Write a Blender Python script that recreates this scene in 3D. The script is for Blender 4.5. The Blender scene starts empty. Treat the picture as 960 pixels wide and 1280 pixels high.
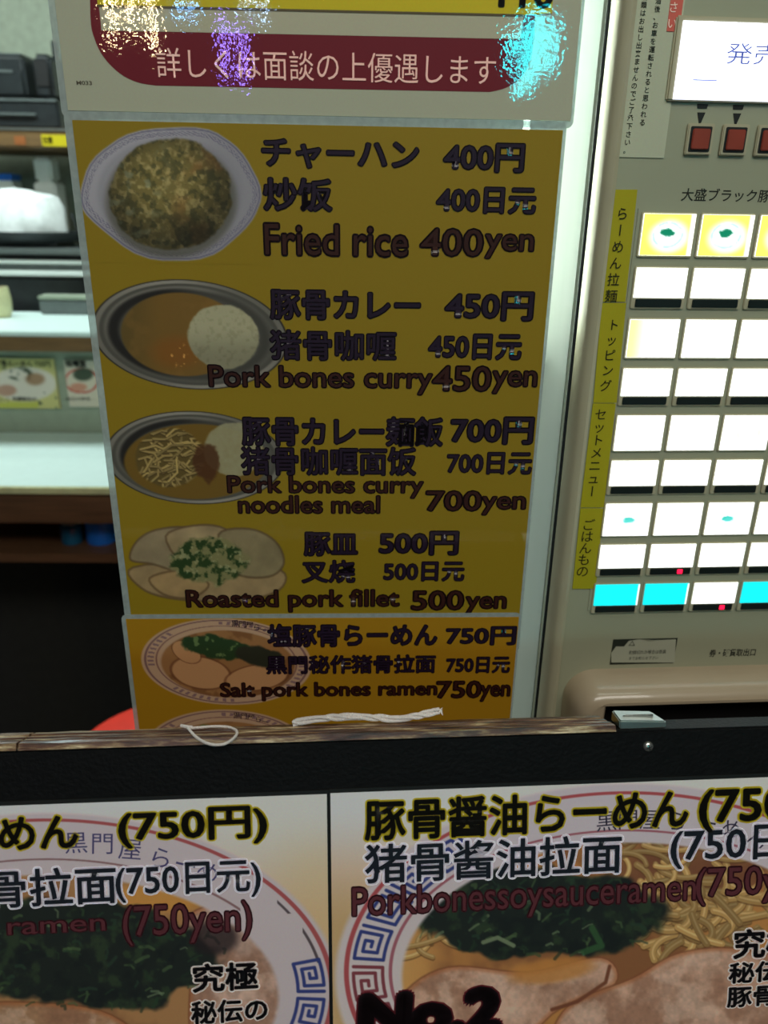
import bpy, bmesh, math, random
import numpy as np
from mathutils import Matrix, Vector
SC = bpy.context.scene
COL = SC.collection
random.seed(4); rng = np.random.default_rng(7)

# ------------------------------------------------------------------ camera, world, lights, exposure
F = 961.0
D_ = np.array([-40, 2450, F]); D_ /= np.linalg.norm(D_)
FW = np.array([0, 0, 1.]) - D_[2]*D_; FW /= np.linalg.norm(FW)
RT = np.cross(D_, FW)
if RT[0] < 0: RT = -RT
M = np.array([RT, FW, -D_])
C = np.array([0, 0, 1.45])
cam_d = bpy.data.cameras.new('camera'); cam = bpy.data.objects.new('camera', cam_d); COL.objects.link(cam)
cam_d.sensor_fit = 'VERTICAL'; cam_d.sensor_height = 24; cam_d.lens = 24*F/1280; cam_d.clip_start = .01
mw = Matrix.Identity(4)
for i in range(3):
    mw[i][0] = M[i, 0]; mw[i][1] = -M[i, 1]; mw[i][2] = -M[i, 2]; mw[i][3] = C[i]
cam.matrix_world = mw
SC.camera = cam
cam_d.dof.use_dof = True; cam_d.dof.focus_distance = .5; cam_d.dof.aperture_fstop = 5.0

w = bpy.data.worlds.new('night'); SC.world = w; w.use_nodes = True
bg = w.node_tree.nodes['Background']; bg.inputs[0].default_value = (.55, .6, .62, 1); bg.inputs[1].default_value = .06
SC.view_settings.view_transform = 'Standard'; SC.view_settings.look = 'None'
SC.view_settings.gamma = 1; SC.view_settings.exposure = 0.0

def area(name, loc, target, sx, sy, power, color):
    l = bpy.data.lights.new(name, 'AREA'); l.shape = 'RECTANGLE'; l.size = sx; l.size_y = sy
    l.energy = power; l.color = color
    o = bpy.data.objects.new(name, l); COL.objects.link(o); o.location = loc
    o.rotation_euler = (Vector(target)-Vector(loc)).to_track_quat('-Z', 'Y').to_euler()
    return o
area('street_canopy_light', (.3, -1.5, 3.3), (0, .5, 1.3), 2.2, .7, 34, (1, .96, .86))
area('machine_top_light', (.34, .12, 2.25), (.34, .5, 1.3), .6, .12, 1.0, (.9, 1, .86))
area('counter_ceiling_light', (-.95, 1.75, 2.45), (-.95, 1.75, 0), 1.4, .3, 25, (.82, 1, 1))
area('kitchen_ceiling_light', (-1.3, 2.3, 2.5), (-1.3, 2.4, 0), 1.2, .3, 4.5, (.9, 1, .93))

# ------------------------------------------------------------------ frames and pixels -> places
def ray(x, y): return M @ np.array([x-480, y-640, F])
class Fr:
    """a local frame: u along the face, b away from the viewer, v up the face (leaning back by 'tilt' degrees)"""
    def __init__(s, o, yaw, tilt=0):
        s.o = np.array(o, float); s.a = math.radians(yaw); s.t = math.radians(tilt)
        s.u = np.array([math.cos(s.a), math.sin(s.a), 0]); h = np.array([-math.sin(s.a), math.cos(s.a), 0]); k = np.array([0, 0, 1.])
        s.b = h*math.cos(s.t)-k*math.sin(s.t); s.v = k*math.cos(s.t)+h*math.sin(s.t)
    def loc(s, x, y, d=0):
        r = ray(x, y); t = ((s.o+s.b*d-C) @ s.b)/(r @ s.b); p = C+r*t-s.o
        return float(p @ s.u), float(p @ s.v)
    def floor(s, x, y, z):
        r = ray(x, y); t = ((s.o+s.v*z-C) @ s.v)/(r @ s.v); p = C+r*t-s.o
        return float(p @ s.u), float(p @ s.b), z
    def world(s, u, b, z): return s.o + s.u*u + s.b*b + s.v*z
    def inv(s, p): p = np.asarray(p, float)-s.o; return float(p @ s.u), float(p @ s.b), float(p @ s.v)
    def px(s, u, b, z):
        p = (s.o-C)[:, None]+s.u[:, None]*u+s.b[:, None]*b+s.v[:, None]*z
        c = M.T @ p
        return 480+F*c[0]/c[2], 640+F*c[1]/c[2]
SH = Fr([0, .51, 0], 2.5)        # hanging menu sheets and the milky door strip
MA = Fr([0, .535, 0], 4.3)       # face of the ticket machine
TB = 16.0
BO = Fr([0, .36-1.1712*math.tan(math.radians(TB)), 0], 4.3, TB)        # face of the low leaning board in front
IN = Fr([0, 0, 0], 1.5)          # kitchen and counter inside

class Thing:
    def __init__(s, name, label, cat, fr, base=(0, 0, 0), group=None, kind=None):
        o = bpy.data.objects.new(name, None); COL.objects.link(o); s.o = o; s.fr = fr; s.base = np.array(base, float)
        o.empty_display_size = .02
        o.location = fr.world(*base); o.rotation_euler = (-fr.t, 0, fr.a)
        if kind: o['kind'] = kind
        else: o['label'] = label; o['category'] = cat
        if group: o['group'] = group

def lin(c):
    c = np.asarray(c, float)/255.
    return np.where(c <= .04045, c/12.92, ((c+.055)/1.055)**2.4)

# ------------------------------------------------------------------ materials
MATS = {}
def mat(name, rgb, rough=.5, metal=0, var=.12, scale=40, bump=0, bscale=120, spec=.5, coat=0, emit=0, stretch=(1, 1, 1)):
    m = bpy.data.materials.new(name); m.use_nodes = True; nt = m.node_tree; b = nt.nodes['Principled BSDF']
    L = lin(rgb)
    tc = nt.nodes.new('ShaderNodeTexCoord'); mp = nt.nodes.new('ShaderNodeMapping'); mp.inputs['Scale'].default_value = stretch
    nt.links.new(tc.outputs['Object'], mp.inputs[0])
    n = nt.nodes.new('ShaderNodeTexNoise'); n.inputs['Scale'].default_value = scale; n.inputs['Detail'].default_value = 6
    nt.links.new(mp.outputs[0], n.inputs['Vector'])
    r = nt.nodes.new('ShaderNodeValToRGB'); r.color_ramp.elements[0].position = .3; r.color_ramp.elements[1].position = .7
    r.color_ramp.elements[0].color = (*(L*(1-var)), 1); r.color_ramp.elements[1].color = (*np.minimum(L*(1+var), 1), 1)
    nt.links.new(n.outputs[0], r.inputs[0]); nt.links.new(r.outputs[0], b.inputs['Base Color'])
    b.inputs['Roughness'].default_value = rough; b.inputs['Metallic'].default_value = metal
    b.inputs['Specular IOR Level'].default_value = spec; b.inputs['Coat Weight'].default_value = coat
    if emit:
        nt.links.new(r.outputs[0], b.inputs['Emission Color']); b.inputs['Emission Strength'].default_value = emit
    if bump:
        n2 = nt.nodes.new('ShaderNodeTexNoise'); n2.inputs['Scale'].default_value = bscale
        nt.links.new(mp.outputs[0], n2.inputs['Vector'])
        bp = nt.nodes.new('ShaderNodeBump'); bp.inputs['Strength'].default_value = bump; bp.inputs['Distance'].default_value = .002
        nt.links.new(n2.outputs[0], bp.inputs['Height']); nt.links.new(bp.outputs[0], b.inputs['Normal'])
    MATS[name] = m; return m

def print_mat(name, rough, coat, bump, emit=0, wrinkle=0):
    """flat print: the ink colours sit in the mesh's colour attribute, the sheet gives its gloss"""
    m = bpy.data.materials.new(name); m.use_nodes = True; nt = m.node_tree; b = nt.nodes['Principled BSDF']
    a = nt.nodes.new('ShaderNodeAttribute'); a.attribute_name = 'ink'
    b.inputs['Roughness'].default_value = .55; b.inputs['Specular IOR Level'].default_value = .25
    b.inputs['Coat Weight'].default_value = coat; b.inputs['Coat Roughness'].default_value = rough
    tc = nt.nodes.new('ShaderNodeTexCoord'); 
    n3 = nt.nodes.new('ShaderNodeTexNoise'); n3.inputs['Scale'].default_value = 900; nt.links.new(tc.outputs['Object'], n3.inputs['Vector'])
    mx = nt.nodes.new('ShaderNodeMix'); mx.data_type = 'RGBA'; mx.blend_type = 'MULTIPLY'; mx.inputs[0].default_value = .12
    nt.links.new(a.outputs['Color'], mx.inputs[6]); nt.links.new(n3.outputs[1], mx.inputs[7])
    nt.links.new(mx.outputs[2], b.inputs['Base Color'])
    if emit:
        nt.links.new(a.outputs['Color'], b.inputs['Emission Color']); b.inputs['Emission Strength'].default_value = emit
    if bump:
        mp = nt.nodes.new('ShaderNodeMapping'); mp.inputs['Scale'].default_value = (1, 1, 1.4)
        nt.links.new(tc.outputs['Object'], mp.inputs[0])
        n1 = nt.nodes.new('ShaderNodeTexNoise'); n1.inputs['Scale'].default_value = 330; n1.inputs['Detail'].default_value = 1
        n2 = nt.nodes.new('ShaderNodeTexNoise'); n2.inputs['Scale'].default_value = 14
        for n in (n1, n2): nt.links.new(mp.outputs[0], n.inputs['Vector'])
        b1 = nt.nodes.new('ShaderNodeBump'); b1.inputs['Strength'].default_value = bump; b1.inputs['Distance'].default_value = .000027
        b2 = nt.nodes.new('ShaderNodeBump'); b2.inputs['Strength'].default_value = bump*.7; b2.inputs['Distance'].default_value = .0002
        nt.links.new(n1.outputs[0], b1.inputs['Height']); nt.links.new(n2.outputs[0], b2.inputs['Height'])
        nt.links.new(b2.outputs[0], b1.inputs['Normal']); nt.links.new(b1.outputs[0], b.inputs['Coat Normal'])
    return m
PRINT = print_mat('laminated_print', .02, .8, 1.0)
POSTER = print_mat('matt_laminated_print', .3, .25, .4)
PAPER = print_mat('paper_print', .6, 0, 0)
BACKLIT = print_mat('backlit_print', .3, .1, 0, emit=1.0)

def lam_mat():
    m = bpy.data.materials.new('clear_laminate'); m.use_nodes = True; nt = m.node_tree; b = nt.nodes['Principled BSDF']
    tr = nt.nodes.new('ShaderNodeBsdfTransparent'); tr.inputs[0].default_value = (.8, .86, .84, 1)
    n = nt.nodes.new('ShaderNodeTexNoise'); n.inputs['Scale'].default_value = 60
    b.inputs['Base Color'].default_value = (.55, .6, .58, 1); b.inputs['Roughness'].default_value = .12
    mm = nt.nodes.new('ShaderNodeMapRange'); mm.inputs[3].default_value = .35; mm.inputs[4].default_value = .7
    mx = nt.nodes.new('ShaderNodeMixShader'); nt.links.new(n.outputs[0], mm.inputs[0]); nt.links.new(mm.outputs[0], mx.inputs[0])
    nt.links.new(tr.outputs[0], mx.inputs[1]); nt.links.new(b.outputs[0], mx.inputs[2])
    nt.links.new(mx.outputs[0], nt.nodes['Material Output'].inputs[0]); return m
LAM = lam_mat()
def milky_mat():
    m = bpy.data.materials.new('milky_acrylic'); m.use_nodes = True; nt = m.node_tree; b = nt.nodes['Principled BSDF']
    t = nt.nodes.new('ShaderNodeBsdfTranslucent'); t.inputs[0].default_value = (.95, .96, .92, 1)
    n = nt.nodes.new('ShaderNodeTexNoise'); n.inputs['Scale'].default_value = 9; n.inputs['Detail'].default_value = 5
    r = nt.nodes.new('ShaderNodeValToRGB'); r.color_ramp.elements[0].color = (.5, .62, .55, 1); r.color_ramp.elements[1].color = (.62, .72, .66, 1)
    nt.links.new(n.outputs[0], r.inputs[0]); nt.links.new(r.outputs[0], b.inputs['Base Color']); b.inputs['Roughness'].default_value = .25
    mx = nt.nodes.new('ShaderNodeMixShader'); mx.inputs[0].default_value = .55
    nt.links.new(t.outputs[0], mx.inputs[1]); nt.links.new(b.outputs[0], mx.inputs[2])
    nt.links.new(mx.outputs[0], nt.nodes['Material Output'].inputs[0]); return m
MILKY = milky_mat()
def glow(name, rgb, s):
    m = bpy.data.materials.new(name); m.use_nodes = True; b = m.node_tree.nodes['Principled BSDF']
    n = m.node_tree.nodes.new('ShaderNodeTexNoise'); n.inputs['Scale'].default_value = 3
    r = m.node_tree.nodes.new('ShaderNodeValToRGB'); L = lin(rgb)
    r.color_ramp.elements[0].color = (*(L*.9), 1); r.color_ramp.elements[1].color = (*L, 1)
    m.node_tree.links.new(n.outputs[0], r.inputs[0])
    m.node_tree.links.new(r.outputs[0], b.inputs['Emission Color']); b.inputs['Base Color'].default_value = (*L, 1)
    b.inputs['Emission Strength'].default_value = s; return m

mat('wall_paint', (146, 154, 136), .7, bump=.1)
mat('dark_wall', (40, 40, 38), .8)
mat('dark_floor', (26, 25, 24), .6, var=.3, scale=8)
mat('black_board', (9, 9, 10), .6, spec=.22, var=.25, scale=200, bump=.25, bscale=400)
mat('black_plastic', (38, 42, 43), .35, var=.2)
mat('grey_plastic', (92, 98, 96), .4)
mat('steel', (170, 180, 176), .3, metal=.85, stretch=(1, 1, 12))
mat('white_plastic', (232, 238, 232), .4, var=.03)
mat('pale_green_grey', (150, 160, 140), .55, var=.06)
mat('brown_wood', (112, 84, 50), .5, var=.2, scale=12, stretch=(1, 8, 12))
mat('dark_wood', (96, 66, 44), .5, var=.25, scale=10, stretch=(1, 8, 12))
mat('white_laminate', (214, 232, 226), .35, var=.02)
mat('cream_edge', (200, 196, 150), .4)
mat('red_vinyl', (246, 58, 38), .6, var=.05)
mat('chrome', (210, 210, 205), .15, metal=1)
mat('blue_box', (30, 110, 210), .4)
mat('blue_can', (22, 86, 120), .3, var=.35, scale=30)
mat('yellow_sticker', (210, 190, 20), .5)
mat('blue_cloth', (160, 170, 165), .8)
mat('beige_face', (166, 168, 142), .42, var=.04, scale=6)
mat('beige_trim', (182, 176, 146), .6, var=.04)
mat('bezel_plastic', (184, 166, 140), .3, coat=.6, var=.04, scale=6)
mat('seam_black', (14, 16, 14), .6)
mat('dark_recess', (22, 20, 19), .5)
mat('red_button', (150, 62, 44), .4, var=.1)
mat('dark_bar', (30, 38, 36), .35)
mat('string_white', (235, 225, 220), .7, bump=.5, bscale=900)
mat('cloth_white', (240, 244, 240), .85, bump=.3, bscale=60)
mat('screw_metal', (190, 190, 186), .25, metal=.9)

def worn_wood():
    m = bpy.data.materials.new('worn_rail_wood'); m.use_nodes = True; nt = m.node_tree; b = nt.nodes['Principled BSDF']
    tc = nt.nodes.new('ShaderNodeTexCoord'); mp = nt.nodes.new('ShaderNodeMapping'); mp.inputs['Scale'].default_value = (18, 330, 120)
    n = nt.nodes.new('ShaderNodeTexNoise'); n.inputs['Scale'].default_value = 1.6; n.inputs['Detail'].default_value = 8; n.inputs['Roughness'].default_value = .65
    nt.links.new(tc.outputs['Object'], mp.inputs[0]); nt.links.new(mp.outputs[0], n.inputs['Vector'])
    r = nt.nodes.new('ShaderNodeValToRGB'); e = r.color_ramp.elements
    e[0].position = .36; e[0].color = (*lin((40, 22, 18)), 1); e[1].position = .68; e[1].color = (*lin((236, 220, 180)), 1)
    k = e.new(.5); k.color = (*lin((96, 60, 44)), 1); k = e.new(.58); k.color = (*lin((158, 130, 92)), 1)
    nt.links.new(n.outputs[0], r.inputs[0]); nt.links.new(r.outputs[0], b.inputs['Base Color'])
    bp = nt.nodes.new('ShaderNodeBump'); bp.inputs['Strength'].default_value = .6; bp.inputs['Distance'].default_value = .001
    nt.links.new(n.outputs[0], bp.inputs['Height']); nt.links.new(bp.outputs[0], b.inputs['Normal'])
    b.inputs['Roughness'].default_value = .3; b.inputs['Coat Weight'].default_value = .4; b.inputs['Coat Roughness'].default_value = .2
    MATS['worn_rail_wood'] = m
worn_wood()

# ------------------------------------------------------------------ mesh helpers (all in frame coordinates: u along, b away from the camera, z up)
def link(name, me, material, parent):
    if isinstance(parent, Thing):
        b = parent.base; me.transform(Matrix.Translation((-b[0], -b[1], -b[2])))
    o = bpy.data.objects.new(name, me); COL.objects.link(o)
    if isinstance(parent, Thing): o.parent = parent.o
    elif isinstance(parent, tuple): o.parent = parent[0]; me.transform(Matrix.Translation(tuple(-parent[1].base)))
    if material is not None: me.materials.append(MATS[material] if isinstance(material, str) else material)
    return o
def bm_obj(name, bm, material, parent, smooth=False, bevel=0, seg=2):
    bmesh.ops.recalc_face_normals(bm, faces=bm.faces)
    if bevel:
        bmesh.ops.bevel(bm, geom=[e for e in bm.edges if len(e.link_faces) == 2 and e.calc_face_angle(0) > .6], offset=bevel, segments=seg, affect='EDGES', clamp_overlap=True)
    me = bpy.data.meshes.new(name); bm.to_mesh(me); bm.free()
    if smooth: me.shade_smooth(); me.set_sharp_from_angle(angle=.7)
    return link(name, me, material, parent)
def B(name, u0, u1, b0, b1, z0, z1, material, parent, bevel=0, seg=2):
    bm = bmesh.new(); add_box(bm, u0, u1, b0, b1, z0, z1)
    return bm_obj(name, bm, material, parent, bevel > 0, bevel, seg)
def add_box(bm, u0, u1, b0, b1, z0, z1):
    v = [bm.verts.new((x, y, z)) for x in (u0, u1) for y in (b0, b1) for z in (z0, z1)]
    for f in ((0, 1, 3, 2), (4, 6, 7, 5), (0, 4, 5, 1), (2, 3, 7, 6), (0, 2, 6, 4), (1, 5, 7, 3)): bm.faces.new([v[i] for i in f])
def rrect(u0, u1, z0, z1, r, n=6):
    pts = []
    for cx, cz, a in ((u1-r, z1-r, 0), (u0+r, z1-r, 90), (u0+r, z0+r, 180), (u1-r, z0+r, 270)):
        for k in range(n+1):
            t = math.radians(a+90*k/n); pts.append((cx+r*math.cos(t), cz+r*math.sin(t)))
    return pts
def prism(name, pts, b0, b1, material, parent, bevel=0):
    bm = bmesh.new(); A = [bm.verts.new((p[0], b0, p[1])) for p in pts]; Bv = [bm.verts.new((p[0], b1, p[1])) for p in pts]
    bm.faces.new(A); bm.faces.new(Bv[::-1])
    for i in range(len(pts)): j = (i+1) % len(pts); bm.faces.new((A[i], Bv[i], Bv[j], A[j]))
    return bm_obj(name, bm, material, parent, bevel > 0, bevel)
def loft(name, rings, material, parent, cap0=False, cap1=False, smooth=True, closed=True):
    bm = bmesh.new(); R = [[bm.verts.new(p) for p in r] for r in rings]
    n = len(rings[0])
    for a, b in zip(R, R[1:]):
        for i in range(n if closed else n-1):
            j = (i+1) % n; bm.faces.new((a[i], a[j], b[j], b[i]))
    if cap0: bm.faces.new(R[0][::-1])
    if cap1: bm.faces.new(R[-1])
    return bm_obj(name, bm, material, parent, smooth)
def lathe(name, prof, cu, cb, material, parent, n=28, cap=True, flute=0):
    rings = [[(cu+r*(1+flute*math.cos(7*2*math.pi*k/n))*math.cos(2*math.pi*k/n), cb+r*(1+flute*math.cos(7*2*math.pi*k/n))*math.sin(2*math.pi*k/n), z) for k in range(n)] for r, z in prof]
    return loft(name, rings, material, parent, cap, cap)
def tube(name, pts, r, material, parent, n=8, closed=False):
    P = [Vector(p) for p in pts]; N = len(P); rings = []
    for i in range(N):
        a = P[(i-1) % N] if (i or closed) else P[i]; c = P[(i+1) % N] if (i < N-1 or closed) else P[i]
        t = (c-a).normalized(); s = t.cross(Vector((0, 0, 1)))
        s = s.normalized() if s.length > 1e-4 else Vector((1, 0, 0)); q = s.cross(t)
        rings.append([tuple(P[i]+s*r*math.cos(2*math.pi*k/n)+q*r*math.sin(2*math.pi*k/n)) for k in range(n)])
    if closed: rings.append(rings[0])
    bm = bmesh.new(); R = [[bm.verts.new(p) for p in r] for r in rings]
    for a, b in zip(R, R[1:]):
        for i in range(n): j = (i+1) % n; bm.faces.new((a[i], a[j], b[j], b[i]))
    if not closed: bm.faces.new(R[0]); bm.faces.new(R[-1][::-1])
    bmesh.ops.remove_doubles(bm, verts=bm.verts, dist=1e-6)
    return bm_obj(name, bm, material, parent, True)
def catmull(pts, k=6, closed=False):
    P = np.array(pts, float); n = len(P); out = []
    for i in range(n if closed else n-1):
        g = (lambda j: P[j % n]) if closed else (lambda j: P[min(max(j, 0), n-1)])
        a, b, c, d = g(i-1), g(i), g(i+1), g(i+2)
        for s in range(k):
            t = s/k; out.append(.5*((2*b)+(-a+c)*t+(2*a-5*b+4*c-d)*t*t+(-a+3*b-3*c+d)*t**3))
    if not closed: out.append(P[-1])
    return out

def ink_mesh(name, verts, faces, colors, material, parent):
    """flat printed mesh with an ink colour per vertex (or one colour)"""
    me = bpy.data.meshes.new(name); verts = np.asarray(verts, np.float32); faces = np.asarray(faces, np.int32)
    me.vertices.add(len(verts)); me.vertices.foreach_set('co', verts.ravel())
    k = faces.shape[1]; me.loops.add(faces.size); me.loops.foreach_set('vertex_index', faces.ravel())
    me.polygons.add(len(faces)); me.polygons.foreach_set('loop_start', np.arange(0, faces.size, k, dtype=np.int32))
    me.update(calc_edges=True)
    set_ink(me, colors)
    return link(name, me, material, parent)
def set_ink(me, colors):
    at = me.color_attributes.new('ink', 'FLOAT_COLOR', 'POINT')
    c = np.ones((len(me.vertices), 4), np.float32); c[:, :3] = colors
    at.data.foreach_set('color', c.ravel())
def ink_box(name, u0, u1, b0, b1, z0, z1, color, material, parent):
    o = B(name, u0, u1, b0, b1, z0, z1, material, parent); set_ink(o.data, np.asarray(color)); return o
def grid_print(name, fr, us, zs, b, painter, gain, material, parent):
    U, Z = np.meshgrid(us, zs); u = U.ravel(); z = Z.ravel()
    X, Y = fr.px(u, b, z)
    rgb = painter(X, Y, u, z) if 'u' in painter.__code__.co_varnames[:4] else painter(X, Y)
    colr = np.clip(lin(np.clip(rgb, 0, 255))*gain, 0, .95)
    nx, nz = len(us), len(zs)
    i = np.arange(nx*nz).reshape(nz, nx)
    f = np.stack([i[:-1, :-1], i[:-1, 1:], i[1:, 1:], i[1:, :-1]], -1).reshape(-1, 4)
    v = np.stack([u, np.full_like(u, b), z], -1)
    return ink_mesh(name, v, f, colr, material, parent)

# ------------------------------------------------------------------ lettering
_tc = {}
def glyphs(s, off=0., res=3):
    k = (s, off)
    if k in _tc: return _tc[k]
    cu = bpy.data.curves.new('t', 'FONT'); cu.body = s; cu.offset = off; cu.resolution_u = res; cu.fill_mode = 'FRONT'
    o = bpy.data.objects.new('t', cu); COL.objects.link(o)
    dg = bpy.context.evaluated_depsgraph_get(); me = bpy.data.meshes.new_from_object(o.evaluated_get(dg))
    v = np.empty(len(me.vertices)*3); me.vertices.foreach_get('co', v); v = v.reshape(-1, 3)[:, :2]
    me.calc_loop_triangles(); f = np.empty(len(me.loop_triangles)*3, np.int32); me.loop_triangles.foreach_get('vertices', f)
    bpy.data.objects.remove(o); bpy.data.curves.remove(cu); bpy.data.meshes.remove(me)
    _tc[k] = (v, f.reshape(-1, 3)); return _tc[k]
def fat(s, off):
    """bolder letters: a little curve offset plus copies shifted in a ring"""
    if off <= .02: return glyphs(s, off)
    v, f = glyphs(s, 0.); rad = off; k = 8 if rad < .03 else 12
    V = [v]+[v+q*np.array([math.cos(a), math.sin(a)]) for q in ((rad,) if rad < .035 else (rad, rad*.5)) for a in [2*math.pi*i/k for i in range(k)]]
    return np.concatenate(V), np.concatenate([f+len(v)*i for i in range(len(V))])
def text(par, fr, b, s, x0, yt, x1, yb, layers, gain, name='lettering', material=None, d=0, shear=0, label=None, slope=0):
    """letters printed on a sheet: the box is taken from the photograph and laid on the sheet's plane"""
    u0, z0 = fr.loc(x0, yb, b); u1, _ = fr.loc(x1, yb, b); _, z1 = fr.loc(x0, yt, b)
    v0, _f = glyphs(s); mn = v0.min(0); mx = v0.max(0)
    outs = []
    for k, (off, colr) in enumerate(layers):
        v, f = fat(s, off); p = (v-mn)/(mx-mn)
        uu = u0+p[:, 0]*(u1-u0)+shear*p[:, 1]*(z1-z0); zz = z0+p[:, 1]*(z1-z0)+slope*p[:, 0]*(u1-u0)
        V = np.stack([uu, np.full(len(v), b-.00012*(k+1)-d), zz], -1)
        o = ink_mesh(name if k == len(layers)-1 else 'letter_outline', V, f, lin(colr)*gain if not isinstance(colr, np.ndarray) else colr, material or PRINT, par)
        if k == len(layers)-1 and label: o['label'] = label
        outs.append(o)
    return outs
def glyph_run(par, fr, b, chars, pts, size, colr, gain, name, material=None, rots=None, off=0., asp=1., smallk='ーっッャュョぁゃゅょ'):
    """characters set one by one along a path of pixel centres (vertical writing, writing round a bowl's rim)"""
    V = []; Fc = []; n0 = 0
    for i, (ch, (x, y)) in enumerate(zip(chars, pts)):
        if ch == ' ': continue
        v, f = fat(ch, off); v = v.copy()
        u, z = fr.loc(x, y, b); h = abs(fr.loc(x, y-size/2, b)[1]-fr.loc(x, y+size/2, b)[1])
        v = v - np.array([.5, .38]) if ord(ch) > 255 else v-(v.min(0)+v.max(0))/2
        a = rots[i] if rots is not None else 0
        if ch == 'ー' and rots is None: a = -90
        a = math.radians(a); v = v @ np.array([[math.cos(a), math.sin(a)], [-math.sin(a), math.cos(a)]])
        V.append(np.stack([u+v[:, 0]*h*asp, np.full(len(v), b-.00012), z+v[:, 1]*h], -1)); Fc.append(f+n0); n0 += len(v)
    return ink_mesh(name, np.concatenate(V), np.concatenate(Fc), lin(colr)*gain, material or PAPER, par)
def line_pts(n, x0, y0, x1, y1): return [(x0+(x1-x0)*k/(n-1), y0+(y1-y0)*k/(n-1)) for k in range(n)]

# ------------------------------------------------------------------ painting helpers (numpy)
_perm = rng.random((256, 256))
def vnoise(x, y):
    xi = np.floor(x).astype(int); yi = np.floor(y).astype(int); fx = x-xi; fy = y-yi
    fx = fx*fx*(3-2*fx); fy = fy*fy*(3-2*fy); g = lambda a, b: _perm[a % 256, b % 256]
    return (g(xi, yi)*(1-fx)+g(xi+1, yi)*fx)*(1-fy)+(g(xi, yi+1)*(1-fx)+g(xi+1, yi+1)*fx)*fy
def fbm(x, y, s, o=4):
    t = 0; a = .5
    for k in range(o): t = t+a*vnoise(x/s+17*k, y/s+31*k); a *= .5; s = s/2
    return t/.94
def sst(v, a, b): t = np.clip((v-a)/(b-a), 0, 1); return t*t*(3-2*t)
def ell(X, Y, cx, cy, rx, ry, rot=0):
    c, s = math.cos(math.radians(rot)), math.sin(math.radians(rot)); x = (X-cx)*c+(Y-cy)*s; y = -(X-cx)*s+(Y-cy)*c
    return np.sqrt((x/rx)**2+(y/ry)**2)
def over(img, colr, a): return img*(1-a[:, None])+np.asarray(colr, float)*a[:, None]
def over2(img, im2, a): return img*(1-a[:, None])+im2*a[:, None]
def seg(X, Y, pts):
    d = np.full(len(X), 1e9); P = np.array(pts, float)
    for (ax, ay), (bx, by) in zip(P, P[1:]):
        dx, dy = bx-ax, by-ay; L = dx*dx+dy*dy+1e-9; t = np.clip(((X-ax)*dx+(Y-ay)*dy)/L, 0, 1)
        d = np.minimum(d, np.hypot(X-ax-t*dx, Y-ay-t*dy))
    return d
def stroke(img, X, Y, pts, wd, colr, soft=1.2, op=1.):
    P = np.array(pts, float); m = (X > P[:, 0].min()-wd-3) & (X < P[:, 0].max()+wd+3) & (Y > P[:, 1].min()-wd-3) & (Y < P[:, 1].max()+wd+3)
    if not m.any(): return img
    d = seg(X[m], Y[m], pts); a = op*(1-sst(d, wd-soft/2, wd+soft/2)); img[m] = over(img[m], colr, a); return img
def poly_in(X, Y, pts, soft=1.5):
    P = np.array(pts, float); ins = np.zeros(len(X), bool)
    for i in range(len(P)):
        x0, y0 = P[i]; x1, y1 = P[(i+1) % len(P)]
        if y0 == y1: continue
        c = ((Y < y0) != (Y < y1)) & (X < (x1-x0)*(Y-y0)/(y1-y0)+x0); ins ^= c
    m = (X > P[:, 0].min()-4) & (X < P[:, 0].max()+4) & (Y > P[:, 1].min()-4) & (Y < P[:, 1].max()+4)
    d = np.full(len(X), 99.); d[m] = seg(X[m], Y[m], list(P)+[P[0]])
    sd = np.where(ins, d, -d); return sst(sd, -soft, soft)
def smooth_poly(pts, k=5): return [tuple(p) for p in catmull(pts, k, True)]
def chaikin(pts, k=2):
    P = [np.array(p, float) for p in pts]
    for _ in range(k): P = [q for i in range(len(P)) for q in (P[i]*.8+P[(i+1) % len(P)]*.2, P[i]*.2+P[(i+1) % len(P)]*.8)]
    return [tuple(p) for p in P]
def axis(a, b, step): return np.linspace(a, b, max(2, int(round(abs(b-a)/step))+1))
PXM = .00056     # about one photograph pixel, in metres, on the menu sheets
#%%SETTING
# ------------------------------------------------------------------ the setting
def struct(name, u0, u1, b0, b1, z0, z1, m):
    o = B(name, u0, u1, b0, b1, z0, z1, m, None); o['kind'] = 'structure'; return o
struct('floor', -3, 2.2, -2.5, 3.6, -.05, 0, 'dark_floor')
struct('wall_back', -3, 2.2, 2.75, 2.85, 0, 2.7, 'wall_paint')
struct('wall_left', -3, -2.9, .3, 2.75, 0, 2.7, 'wall_paint')
struct('wall_right', 2.1, 2.2, .3, 2.75, 0, 2.7, 'wall_paint')
struct('ceiling', -3, 2.2, .3, 2.85, 2.7, 2.78, 'wall_paint')

# ------------------------------------------------------------------ inside: counter, ledge, kitchen shelf and what stands on them
def ipx(d, xa, ya, xb, yb):
    u0, z1 = IN.loc(xa, ya, d); u1, z0 = IN.loc(xb, yb, d); return min(u0, u1), max(u0, u1), min(z0, z1), max(z0, z1)
R_ = -.35     # the furniture goes on a little behind the hanging sheets
dC = 1.41
_, zt = IN.loc(60, 608, dC); _, za = IN.loc(60, 655, dC)
t = Thing('dining_counter', 'long wooden dining counter with a brightly lit pale worktop', 'counter', IN, (-1.2, dC+.2, 0))
B('worktop', -2.6, R_, dC, 1.79, zt-.012, zt, 'white_laminate', t, .002)
B('worktop_edge', -2.6, R_, dC-.006, dC+.004, zt-.014, zt-.001, 'cream_edge', t, .001)
B('front_apron', -2.6, R_, dC+.005, dC+.03, za, zt-.014, 'dark_wood', t)
B('leg_panel', -2.6, -2.56, dC+.005, 1.79, 0, zt-.013, 'dark_wood', t)
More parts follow.
